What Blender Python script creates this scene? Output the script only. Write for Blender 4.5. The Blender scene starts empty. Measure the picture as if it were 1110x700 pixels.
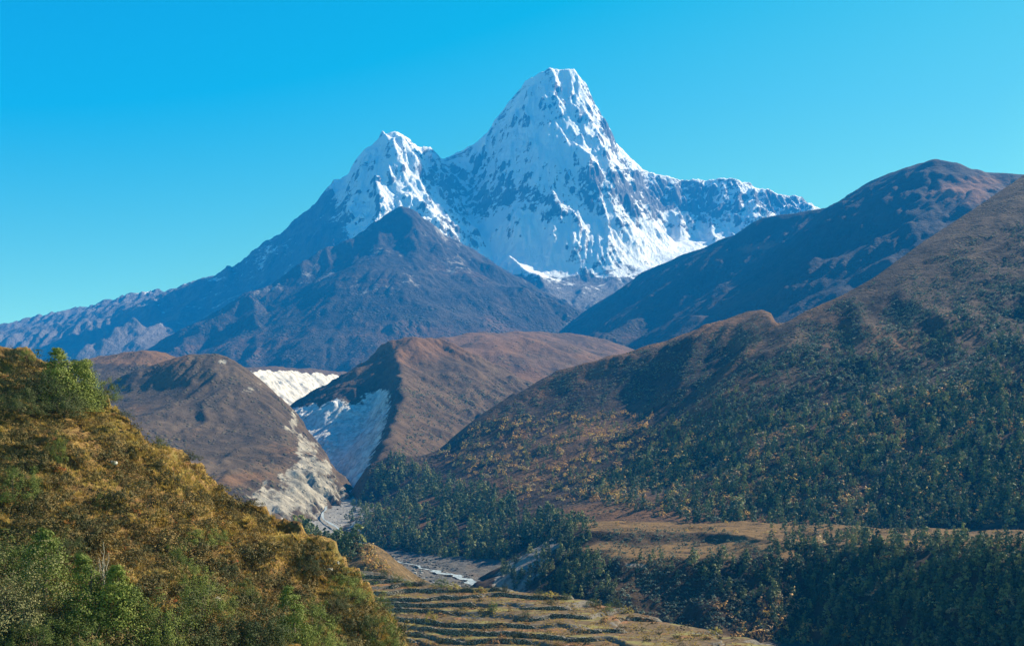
import bpy, math, random
import numpy as np
from mathutils import Vector

rng = np.random.default_rng(7)
random.seed(7)
sc = bpy.context.scene
col = sc.collection

# ------------------------------------------------------------------ camera, sky, sun, exposure
F = 1190.0          # focal length in photo pixels (photo is 1110 wide)
CX, HY = 555.0, 500.0   # image centre column, horizon row

cam = bpy.data.objects.new('camera', bpy.data.cameras.new('camera'))
col.objects.link(cam)
cam.data.sensor_width = 36.0
cam.data.lens = 36.0 * F / 1110.0
cam.data.shift_y = (HY - 350.0) / 1110.0
cam.data.clip_start = 0.5
cam.data.clip_end = 60000.0
cam.location = (0, 0, 0)
cam.rotation_euler = (math.radians(90), 0, 0)
sc.camera = cam

SUN_EL, SUN_AZ = math.radians(34.5), math.radians(59)      # azimuth clockwise from the view direction (+Y)
sun_dir = Vector((math.sin(SUN_AZ) * math.cos(SUN_EL), math.cos(SUN_AZ) * math.cos(SUN_EL), math.sin(SUN_EL)))
sun = bpy.data.objects.new('sun', bpy.data.lights.new('sun', 'SUN'))
col.objects.link(sun)
sun.data.energy = 5.0
sun.data.angle = math.radians(0.5)
sun.data.color = (1.0, 0.86, 0.62)
sun.rotation_euler = sun_dir.to_track_quat('Z', 'Y').to_euler()
sun.location = (300, 100, 300)

world = bpy.data.worlds.new('World')
sc.world = world
world.use_nodes = True
wn = world.node_tree
wn.nodes.clear()
w_out = wn.nodes.new('ShaderNodeOutputWorld')
w_bg = wn.nodes.new('ShaderNodeBackground')
w_sky = wn.nodes.new('ShaderNodeTexSky')
w_sky.sky_type = 'NISHITA'
w_sky.sun_disc = False
w_sky.sun_elevation = SUN_EL
w_sky.sun_rotation = SUN_AZ
w_sky.altitude = 3900
w_sky.air_density = 1.0
w_sky.dust_density = 0.3
w_sky.ozone_density = 1.5
# colour grade of the sky: red only near the horizon and the sun, blue compressed
SKY_R = (1.75, 1.16)     # gain, offset
SKY_G = (1.68, 0.56)
SKY_B = (0.36, 1.85)     # gain, lift
w_sep = wn.nodes.new('ShaderNodeSeparateColor')
w_com = wn.nodes.new('ShaderNodeCombineColor')


def w_math(op, a, b):
    n = wn.nodes.new('ShaderNodeMath')
    n.operation = op
    for i, v in enumerate((a, b)):
        if isinstance(v, (int, float)):
            n.inputs[i].default_value = v
        else:
            wn.links.new(v, n.inputs[i])
    return n.outputs[0]


wn.links.new(w_sky.outputs[0], w_sep.inputs[0])
wn.links.new(w_math('MULTIPLY', w_math('MAXIMUM', w_math('SUBTRACT', w_sep.outputs[0], SKY_R[1]), 0.0), SKY_R[0]), w_com.inputs[0])
wn.links.new(w_math('MULTIPLY', w_math('MAXIMUM', w_math('SUBTRACT', w_sep.outputs[1], SKY_G[1]), 0.0), SKY_G[0]), w_com.inputs[1])
wn.links.new(w_math('MINIMUM', w_sep.outputs[2], w_math('ADD', w_math('MULTIPLY', w_sep.outputs[2], SKY_B[0]), SKY_B[1])), w_com.inputs[2])
w_bg.inputs['Strength'].default_value = 0.0545
wn.links.new(w_com.outputs[0], w_bg.inputs['Color'])
wn.links.new(w_bg.outputs[0], w_out.inputs[0])

vs = sc.view_settings
vs.view_transform = 'Standard'
vs.look = 'None'
vs.exposure = 1.95
vs.gamma = 1.0
vs.use_curve_mapping = False
cy = sc.cycles
cy.max_bounces = 4
cy.diffuse_bounces = 2
cy.glossy_bounces = 1
cy.transmission_bounces = 2
cy.transparent_max_bounces = 4
cy.volume_bounces = 0
cy.use_denoising = True
cy.use_adaptive_sampling = False

HAZE_DENSITY = 8.3e-5
HAZE_COLOR = (0.01, 0.30, 1.0)

# ------------------------------------------------------------------ noise
_perm = np.random.default_rng(3).permutation(4096)
_ang = np.random.default_rng(4).random(4096) * 2 * np.pi
_gx, _gy = np.cos(_ang), np.sin(_ang)


def perlin(x, y, seed=0):
    x = np.asarray(x, float) + seed * 17.31
    y = np.asarray(y, float) + seed * 9.77
    xi = np.floor(x).astype(np.int64)
    yi = np.floor(y).astype(np.int64)
    fx, fy = x - xi, y - yi
    u = fx * fx * fx * (fx * (fx * 6 - 15) + 10)
    v = fy * fy * fy * (fy * (fy * 6 - 15) + 10)

    def g(ix, iy, dx, dy):
        h = _perm[(_perm[ix & 4095] + iy) & 4095]
        return _gx[h] * dx + _gy[h] * dy
    a = g(xi, yi, fx, fy)
    b = g(xi + 1, yi, fx - 1, fy)
    c = g(xi, yi + 1, fx, fy - 1)
    d = g(xi + 1, yi + 1, fx - 1, fy - 1)
    return 1.5 * ((a + (b - a) * u) * (1 - v) + (c + (d - c) * u) * v)


def fbm(x, y, octv=5, seed=0, gain=0.5):
    s, a, f = 0.0, 1.0, 1.0
    for i in range(octv):
        s = s + a * perlin(x * f, y * f, seed + i * 3.1)
        a *= gain
        f *= 2.03
    return s


def ridged(x, y, octv=5, seed=0, gain=0.5):
    s, a, f = 0.0, 1.0, 1.0
    for i in range(octv):
        s = s + a * (1 - np.abs(perlin(x * f, y * f, seed + i * 3.7)) * 2)
        a *= gain
        f *= 2.07
    return s


def sstep(a, b, x):
    t = np.clip((x - a) / (b - a), 0, 1)
    return t * t * (3 - 2 * t)


def P(px, py, Y):
    """photo pixel + distance -> world point"""
    return ((px - CX) / F * Y, Y, (HY - py) / F * Y)


def proj(x, y, z):
    y = np.maximum(y, 1e-3)
    return CX + F * x / y, HY - F * z / y


def sd_poly(x, y, poly):
    """signed distance to a polygon, negative inside"""
    poly = np.asarray(poly, float)
    d = np.full(np.shape(x), 1e18)
    inside = np.zeros(np.shape(x), bool)
    n = len(poly)
    for i in range(n):
        ax, ay = poly[i]
        bx, by = poly[(i + 1) % n]
        ex, ey = bx - ax, by - ay
        t = np.clip(((x - ax) * ex + (y - ay) * ey) / (ex * ex + ey * ey + 1e-12), 0, 1)
        d = np.minimum(d, (x - ax - t * ex) ** 2 + (y - ay - t * ey) ** 2)
        c = (ay > y) != (by > y)
        inside ^= c & (x < (bx - ax) * (y - ay) / (by - ay + 1e-12) + ax)
    d = np.sqrt(d)
    return np.where(inside, -d, d)


def sd_line(x, y, pts):
    """distance to an open polyline and the parameter along it (in points)"""
    d = np.full(np.shape(x), 1e18)
    tt = np.zeros(np.shape(x))
    for i in range(len(pts) - 1):
        ax, ay = pts[i][:2]
        bx, by = pts[i + 1][:2]
        ex, ey = bx - ax, by - ay
        t = np.clip(((x - ax) * ex + (y - ay) * ey) / (ex * ex + ey * ey + 1e-12), 0, 1)
        q = (x - ax - t * ex) ** 2 + (y - ay - t * ey) ** 2
        m = q < d
        d = np.where(m, q, d)
        tt = np.where(m, i + t, tt)
    return np.sqrt(d), tt


# ------------------------------------------------------------------ height fields
class HF:
    def __init__(self, x0, x1, y0, y1, res):
        self.x0, self.y0, self.res = x0, y0, res
        self.xs = np.arange(x0, x1 + res * .5, res)
        self.ys = np.arange(y0, y1 + res * .5, res)
        self.X, self.Y = np.meshgrid(self.xs, self.ys)
        self.Z = np.full(self.X.shape, -1e6)
        self.att = {}

    def sample(self, x, y, arr=None):
        arr = self.Z if arr is None else arr
        fx = (np.asarray(x) - self.x0) / self.res
        fy = (np.asarray(y) - self.y0) / self.res
        ok = (fx >= 0) & (fy >= 0) & (fx < len(self.xs) - 1) & (fy < len(self.ys) - 1)
        ix = np.clip(np.floor(fx).astype(int), 0, len(self.xs) - 2)
        iy = np.clip(np.floor(fy).astype(int), 0, len(self.ys) - 2)
        tx, ty = fx - ix, fy - iy
        z = (arr[iy, ix] * (1 - tx) + arr[iy, ix + 1] * tx) * (1 - ty) + (arr[iy + 1, ix] * (1 - tx) + arr[iy + 1, ix + 1] * tx) * ty
        return np.where(ok, z, -1e6)

    def slope(self):
        gy, gx = np.gradient(self.Z, self.res)
        return gx, gy

    def px(self):
        return proj(self.X, self.Y, self.Z)


def tps(X, Y, pts, smooth=0.0):
    """thin plate spline through world points"""
    p = np.asarray(pts, float)
    s = max(np.ptp(p[:, 0]), np.ptp(p[:, 1]))
    cx, cyy = p[:, 0].mean(), p[:, 1].mean()
    a, b, z = (p[:, 0] - cx) / s, (p[:, 1] - cyy) / s, p[:, 2]
    n = len(p)

    def U(r2):
        return 0.5 * r2 * np.log(r2 + 1e-12)
    K = U((a[:, None] - a) ** 2 + (b[:, None] - b) ** 2) + np.eye(n) * smooth
    Pm = np.stack([np.ones(n), a, b], 1)
    A = np.zeros((n + 3, n + 3))
    A[:n, :n] = K
    A[:n, n:] = Pm
    A[n:, :n] = Pm.T
    w = np.linalg.solve(A, np.concatenate([z, np.zeros(3)]))
    gx, gy = (X - cx) / s, (Y - cyy) / s
    out = w[n] + w[n + 1] * gx + w[n + 2] * gy
    for i in range(n):
        out = out + w[i] * U((gx - a[i]) ** 2 + (gy - b[i]) ** 2)
    return out


def ridge_field(X, Y, pts, sl, sr, r=0.0, flute=None, L=None, seed=0, tight=0.0):
    """height under one crest polyline; sl/sr = slope left/right of the direction of travel"""
    W = [P(*p[:3]) for p in pts]
    n = len(W)
    sl = np.interp(np.arange(n), np.linspace(0, n - 1, len(sl)), sl) if np.ndim(sl) else np.full(n, sl)
    sr = np.interp(np.arange(n), np.linspace(0, n - 1, len(sr)), sr) if np.ndim(sr) else np.full(n, sr)
    best = np.full(X.shape, -1e6)
    run = 0.0
    for i in range(n - 1):
        (ax, ay, az), (bx, by, bz) = W[i], W[i + 1]
        ex, ey = bx - ax, by - ay
        l2 = ex * ex + ey * ey
        ln = math.sqrt(l2)
        t = np.clip(((X - ax) * ex + (Y - ay) * ey) / l2, 0, 1)
        dx, dy = X - ax - t * ex, Y - ay - t * ey
        d = np.sqrt(dx * dx + dy * dy)
        cr = ex * (Y - ay) - ey * (X - ax)          # >0 : left
        side = 0.5 + 0.5 * np.clip(cr / (ln * np.maximum(d, 1e-6)), -1, 1)
        s = (sl[i] + (sl[i + 1] - sl[i]) * t) * side + (sr[i] + (sr[i + 1] - sr[i]) * t) * (1 - side)
        g = np.sqrt(d * d + r * r) - r if r > 0 else d
        if tight:
            perp = np.abs(cr) / ln
            raw = ((X - ax) * ex + (Y - ay) * ey) / l2
            g = np.hypot(perp, tight * np.maximum(0, np.maximum(-raw, raw - 1)) * ln)
        if L:
            g = L * (1 - np.exp(-g / L))
        h = az + (bz - az) * t - s * g
        if flute:
            A, lam, d0 = flute
            q = (run + t * ln) / lam
            w = 0.35 * perlin(X / (lam * 3), Y / (lam * 3), seed + 5)
            nz = ridged(q + w, d / (lam * 6.0) + seed, 3, seed)
            h = h + A * np.clip(.6 + .9 * perlin(X / (lam * 4.5), Y / (lam * 4.5), seed + 9), .1, 1.5) * np.clip(d / d0, 0, 1) * (nz - 1.0)
        best = np.maximum(best, h)
        run += ln
    return best


def erode(hf, n=60000, steps=40, seed=1, inertia=0.1, cap=4.0, dep=0.3, ero=0.3, evap=0.03, mask=None, batch=6000):
    Z = hf.Z.copy() / hf.res
    ny, nx = Z.shape
    r = np.random.default_rng(seed)
    flat = Z.ravel()
    for b in range(max(1, n // batch)):
        x = r.random(batch) * (nx - 3) + 1
        y = r.random(batch) * (ny - 3) + 1
        dx = np.zeros(batch)
        dy = np.zeros(batch)
        sed = np.zeros(batch)
        wat = np.ones(batch)
        vel = np.ones(batch)
        for s in range(steps):
            ix = x.astype(int)
            iy = y.astype(int)
            fx, fy = x - ix, y - iy
            i00 = iy * nx + ix
            a, bb, c, d = flat[i00], flat[i00 + 1], flat[i00 + nx], flat[i00 + nx + 1]
            gx = (bb - a) * (1 - fy) + (d - c) * fy
            gy = (c - a) * (1 - fx) + (d - bb) * fx
            h = a * (1 - fx) * (1 - fy) + bb * fx * (1 - fy) + c * (1 - fx) * fy + d * fx * fy
            dx = dx * inertia - gx * (1 - inertia)
            dy = dy * inertia - gy * (1 - inertia)
            l = np.sqrt(dx * dx + dy * dy) + 1e-9
            dx, dy = dx / l, dy / l
            nx_, ny_ = np.clip(x + dx, 1, nx - 2.01), np.clip(y + dy, 1, ny - 2.01)
            jx, jy = nx_.astype(int), ny_.astype(int)
            ux, uy = nx_ - jx, ny_ - jy
            j = jy * nx + jx
            h2 = flat[j] * (1 - ux) * (1 - uy) + flat[j + 1] * ux * (1 - uy) + flat[j + nx] * (1 - ux) * uy + flat[j + nx + 1] * ux * uy
            dh = h2 - h
            c_ = np.maximum(-dh, 0.01) * vel * wat * cap
            amt = np.where((dh > 0) | (sed > c_), np.where(dh > 0, np.minimum(dh, sed), (sed - c_) * dep), -np.minimum((c_ - sed) * ero, np.maximum(-dh, 0)))
            sed = sed - amt
            for (idx, w) in ((i00, (1 - fx) * (1 - fy)), (i00 + 1, fx * (1 - fy)), (i00 + nx, (1 - fx) * fy), (i00 + nx + 1, fx * fy)):
                flat += np.bincount(idx, weights=amt * w, minlength=flat.size) if batch > flat.size / 40 else 0
                if not batch > flat.size / 40:
                    np.add.at(flat, idx, amt * w)
            vel = np.sqrt(np.maximum(vel * vel - dh * 0.5, 0.01))
            vel = np.minimum(vel, 3)
            wat *= (1 - evap)
            x, y = nx_, ny_
    Zn = flat.reshape(ny, nx) * hf.res
    Zn = np.clip(Zn, hf.Z - 7.0 * hf.res, hf.Z + .8 * hf.res)
    Zn = np.where(np.isfinite(Zn), Zn, hf.Z)
    med = np.median(np.stack([Zn[1:-1, 1:-1], Zn[:-2, 1:-1], Zn[2:, 1:-1], Zn[1:-1, :-2], Zn[1:-1, 2:]]), 0)
    c_ = Zn[1:-1, 1:-1]
    Zn[1:-1, 1:-1] = np.clip(c_, med - 1.2 * hf.res, med + .35 * hf.res)
    hf.Z = Zn if mask is None else hf.Z * (1 - mask) + Zn * mask


def blur(Z, k=1):
    for _ in range(k):
        p = np.pad(Z, 1, mode='edge')
        Z = (p[1:-1, 1:-1] * 4 + (p[:-2, 1:-1] + p[2:, 1:-1] + p[1:-1, :-2] + p[1:-1, 2:]) * 2 + p[:-2, :-2] + p[:-2, 2:] + p[2:, :-2] + p[2:, 2:]) / 16
    return Z


def mesh_from(name, V, faces, smooth=True, attrs=None):
    """faces: (n,4) or (n,3) int array"""
    me = bpy.data.meshes.new(name)
    V = np.ascontiguousarray(V, np.float32)
    k = faces.shape[1]
    me.vertices.add(len(V))
    me.vertices.foreach_set('co', V.ravel())
    me.loops.add(faces.size)
    me.loops.foreach_set('vertex_index', np.ascontiguousarray(faces, np.int32).ravel())
    me.polygons.add(len(faces))
    me.polygons.foreach_set('loop_start', np.arange(0, faces.size, k, dtype=np.int32))
    me.polygons.foreach_set('use_smooth', np.full(len(faces), smooth))
    for an, av in (attrs or {}).items():
        a = me.attributes.new(an, 'FLOAT', 'POINT')
        a.data.foreach_set('value', np.ascontiguousarray(av, np.float32))
    me.update(calc_edges=True)
    me.validate()
    return me


def hf_object(name, hf, mat, keep=None, kind='structure', label=None, jitter=None):
    ny, nx = hf.Z.shape
    idx = np.arange(ny * nx).reshape(ny, nx)
    q = np.stack([idx[:-1, :-1], idx[:-1, 1:], idx[1:, 1:], idx[1:, :-1]], -1).reshape(-1, 4)
    if keep is not None:
        k = keep[:-1, :-1] | keep[:-1, 1:] | keep[1:, 1:] | keep[1:, :-1]
        q = q[k.ravel()]
    used = np.unique(q)
    remap = np.full(ny * nx, -1, np.int64)
    remap[used] = np.arange(len(used))
    V = np.stack([hf.X.ravel(), hf.Y.ravel(), hf.Z.ravel()], 1)[used]
    me = mesh_from(name, V, remap[q], True, {a: v.ravel()[used] for a, v in hf.att.items()})
    me.materials.append(mat)
    o = bpy.data.objects.new(name, me)
    col.objects.link(o)
    o['kind'] = kind
    if label:
        o['label'] = label
    return o


# ------------------------------------------------------------------ materials
class NT:
    def __init__(self, name):
        self.m = bpy.data.materials.new(name)
        self.m.use_nodes = True
        self.t = self.m.node_tree
        self.t.nodes.clear()
        self.out = self.t.nodes.new('ShaderNodeOutputMaterial')

    def new(self, typ, **kw):
        n = self.t.nodes.new(typ)
        for k, v in kw.items():
            setattr(n, k, v)
        return n

    def link(self, a, b):
        self.t.links.new(a, b)

    def pos(self, scale=(1, 1, 1), obj=False):
        g = self.new('ShaderNodeTexCoord').outputs['Object'] if obj else self.new('ShaderNodeNewGeometry').outputs['Position']
        if tuple(scale) == (1, 1, 1):
            return g
        v = self.new('ShaderNodeVectorMath', operation='MULTIPLY')
        self.link(g, v.inputs[0])
        v.inputs[1].default_value = scale
        return v.outputs[0]

    def noise(self, vec, scale, detail=4, rough=0.55, dist=0.0):
        n = self.new('ShaderNodeTexNoise')
        n.inputs['Scale'].default_value = scale
        n.inputs['Detail'].default_value = detail
        n.inputs['Roughness'].default_value = rough
        n.inputs['Distortion'].default_value = dist
        self.link(vec, n.inputs['Vector'])
        return n.outputs['Fac']

    def voro(self, vec, scale, out='Distance', rand=1.0):
        n = self.new('ShaderNodeTexVoronoi')
        n.inputs['Scale'].default_value = scale
        n.inputs['Randomness'].default_value = rand
        self.link(vec, n.inputs['Vector'])
        return n.outputs[out]

    def attr(self, name):
        n = self.new('ShaderNodeAttribute', attribute_name=name)
        return n.outputs['Fac']

    def math(self, op, a, b=None, c=None, clamp=False):
        n = self.new('ShaderNodeMath', operation=op, use_clamp=clamp)
        for i, v in enumerate((a, b, c)):
            if v is None:
                continue
            if isinstance(v, (int, float)):
                n.inputs[i].default_value = v
            else:
                self.link(v, n.inputs[i])
        return n.outputs[0]

    def step(self, v, a, b):
        n = self.new('ShaderNodeMapRange', interpolation_type='SMOOTHSTEP')
        self.link(v, n.inputs['Value'])
        n.inputs['From Min'].default_value = a
        n.inputs['From Max'].default_value = b
        return n.outputs['Result']

    def mix(self, fac, a, b):
        n = self.new('ShaderNodeMix', data_type='RGBA')
        for s, v in (('Factor', fac), ('A', a), ('B', b)):
            if isinstance(v, (int, float)):
                n.inputs[s].default_value = v
            elif isinstance(v, tuple):
                n.inputs[s].default_value = (*v, 1)
            else:
                self.link(v, n.inputs[s])
        return n.outputs['Result']

    def ramp(self, fac, stops):
        n = self.new('ShaderNodeValToRGB')
        e = n.color_ramp.elements
        e[0].position, e[0].color = stops[0][0], (*stops[0][1], 1)
        e[1].position, e[1].color = stops[-1][0], (*stops[-1][1], 1)
        for p, c in stops[1:-1]:
            k = e.new(p)
            k.color = (*c, 1)
        self.link(fac, n.inputs[0])
        return n.outputs[0]

    def finish(self, color, bump=None, strength=0.5, dist=1.0, rough=0.9, spec=0.1, transl=0.0):
        p = self.new('ShaderNodeBsdfPrincipled')
        p.inputs['Roughness'].default_value = rough
        p.inputs['Specular IOR Level'].default_value = spec
        if isinstance(color, tuple):
            p.inputs['Base Color'].default_value = (*color, 1)
        else:
            self.link(color, p.inputs['Base Color'])
        if bump is not None:
            b = self.new('ShaderNodeBump')
            b.inputs['Strength'].default_value = strength
            b.inputs['Distance'].default_value = dist
            self.link(bump, b.inputs['Height'])
            self.link(b.outputs[0], p.inputs['Normal'])
        res = p.outputs[0]
        if transl:
            t = self.new('ShaderNodeBsdfTranslucent')
            if isinstance(color, tuple):
                t.inputs[0].default_value = (*color, 1)
            else:
                self.link(color, t.inputs[0])
            mx = self.new('ShaderNodeMixShader')
            mx.inputs[0].default_value = transl
            self.link(res, mx.inputs[1])
            self.link(t.outputs[0], mx.inputs[2])
            res = mx.outputs[0]
        self.link(res, self.out.inputs['Surface'])
        return self.m


def m_snow_mountain():
    t = NT('snow_and_rock')
    p = t.pos()
    sepp = t.new('ShaderNodeSeparateXYZ')
    t.link(p, sepp.inputs[0])
    bed = t.math('MULTIPLY_ADD', sepp.outputs[0], -.38, sepp.outputs[2])      # tilted rock beds
    cv = t.new('ShaderNodeCombineXYZ')
    t.link(t.math('MULTIPLY', sepp.outputs[0], .010), cv.inputs[0])
    t.link(t.math('MULTIPLY', sepp.outputs[1], .006), cv.inputs[1])
    t.link(t.math('MULTIPLY', bed, .017), cv.inputs[2])
    beds = t.noise(cv.outputs[0], 1.0, 9, .72, .8)
    n1 = t.noise(p, 0.012, 8, 0.65)
    fine = t.noise(t.pos((.05, .03, .05)), 1.0, 5, .75, .4)
    rock = t.ramp(beds, [(0.25, (0.035, 0.04, 0.05)), (0.5, (0.085, 0.082, 0.09)), (0.8, (0.20, 0.18, 0.17))])
    snow = t.mix(n1, (0.66, 0.70, 0.74), (0.82, 0.82, 0.82))
    f = t.math('ADD', t.attr('snow'), t.math('MULTIPLY', t.math('SUBTRACT', beds, 0.5), 2.1))
    f = t.math('ADD', f, t.math('MULTIPLY', t.math('SUBTRACT', fine, 0.5), .75))
    f = t.step(f, 0.38, 0.62)
    brown = t.mix(beds, (0.09, 0.065, 0.05), (0.16, 0.12, 0.09))
    rock = t.mix(t.attr('brown'), rock, brown)
    c = t.mix(f, rock, snow)
    bump = t.math('ADD', t.noise(t.pos((.04, .03, .018)), 1.0, 8, 0.7), t.math('MULTIPLY', f, 0.08))
    bump = t.math('ADD', bump, t.math('MULTIPLY', beds, .5))
    bump = t.math('ADD', bump, t.math('MULTIPLY', t.noise(t.pos((.085, .03, .012)), 1.0, 5, .65), .7))
    return t.finish(c, bump, 1.0, 16.0, 0.85, 0.15)


def m_hill(name, c1, c2, c3, scale, speck=None, speck_scale=0.2, speck_amt=0.5, bump_d=3.0, scree=None, dark=None, bstr=0.8, orange=None):
    """earth and heath: three noise-blended ground colours, shrub speckle, attribute masks for scree / orange heath and painted sun spots"""
    c1, c2, c3 = [tuple(v * .54 for v in c) for c in (c1, c2, c3)]
    orange = tuple(v * .56 for v in orange) if orange else None
    t = NT(name)
    p = t.pos()
    n1 = t.noise(p, scale, 6, 0.65)
    n2 = t.noise(p, scale * 7.3, 5, 0.7)
    f = t.math('ADD', t.math('MULTIPLY', n1, 0.6), t.math('MULTIPLY', n2, 0.4))
    c = t.ramp(f, [(0.40, c1), (0.5, c2), (0.60, c3)])
    v2 = t.voro(p, speck_scale * 1.9)
    v2m = t.math('MULTIPLY', t.step(v2, .30, .12), t.step(t.noise(p, scale * 4.1, 4, .6), .5, .66))
    c = t.mix(v2m, c, t.mix(n1, tuple(v * .35 for v in c1), tuple(min(.4, v * 2.6) for v in c3)))
    bump = t.math('ADD', n2, t.math('MULTIPLY', n1, 0.6))
    if orange:
        o = t.math('ADD', t.attr('orange'), t.math('MULTIPLY', t.math('SUBTRACT', n2, 0.5), 0.9))
        c = t.mix(t.step(o, 0.4, 0.75), c, orange)
    if speck:
        v = t.voro(p, speck_scale)
        reg = t.noise(p, scale * 2.1, 4, 0.6)
        thr = t.math('MULTIPLY_ADD', t.step(reg, 0.35, 0.7), speck_amt, 0.10)
        sm = t.math('SUBTRACT', thr, v)
        sm = t.step(sm, 0.0, 0.08)
        vc = t.voro(p, speck_scale, 'Color')
        sep = t.new('ShaderNodeSeparateColor')
        t.link(vc, sep.inputs[0])
        sc_ = t.ramp(sep.outputs[0], speck)
        veg = t.attr('veg')
        sm = t.math('MULTIPLY', sm, veg)
        c = t.mix(sm, c, sc_)
        bump = t.math('ADD', bump, t.math('MULTIPLY', t.math('MULTIPLY', t.math('SUBTRACT', 0.6, v), sm), 2.5))
    if scree:
        st = t.noise(t.pos((1, 1, 0.25)), scale * 9, 6, 0.7)
        s = t.math('ADD', t.attr('scree'), t.math('MULTIPLY', t.math('SUBTRACT', st, 0.5), 1.5))
        s = t.step(s, 0.36, 0.66)
        st2 = t.noise(t.pos((1, 1, .3)), scale * 30, 4, .7)
        sc2 = t.mix(t.step(st, .32, .66), tuple(v * 0.5 for v in scree), scree)
        sc2 = t.mix(t.math('MULTIPLY', t.step(st2, .55, .7), .5), sc2, tuple(v * .3 for v in scree))
        c = t.mix(s, c, sc2)
    return t.finish(c, bump, bstr, bump_d, 0.95, 0.05)


def m_leaf(name, stops, scale=1.5, transl=0.14, attr=False, rnd=0.5):
    """foliage: colour varies per plant and per clump"""
    t = NT(name)
    n = t.noise(t.pos(), scale, 3, 0.6)
    if attr:
        r = t.attr('tint')
    else:
        r = t.new('ShaderNodeObjectInfo').outputs['Random']
    f = t.math('ADD', t.math('MULTIPLY', r, rnd), t.math('MULTIPLY', n, 1 - rnd))
    c = t.ramp(f, stops)
    return t.finish(c, None, transl=transl, rough=0.75, spec=0.2)


def m_plain(name, c1, c2, scale, bump=0.4, dist=0.1, rough=0.9, obj=False):
    t = NT(name)
    n = t.noise(t.pos(obj=obj), scale, 6, 0.65)
    return t.finish(t.ramp(n, [(0.3, c1), (0.7, c2)]), n, bump, dist, rough, 0.1)

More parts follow.
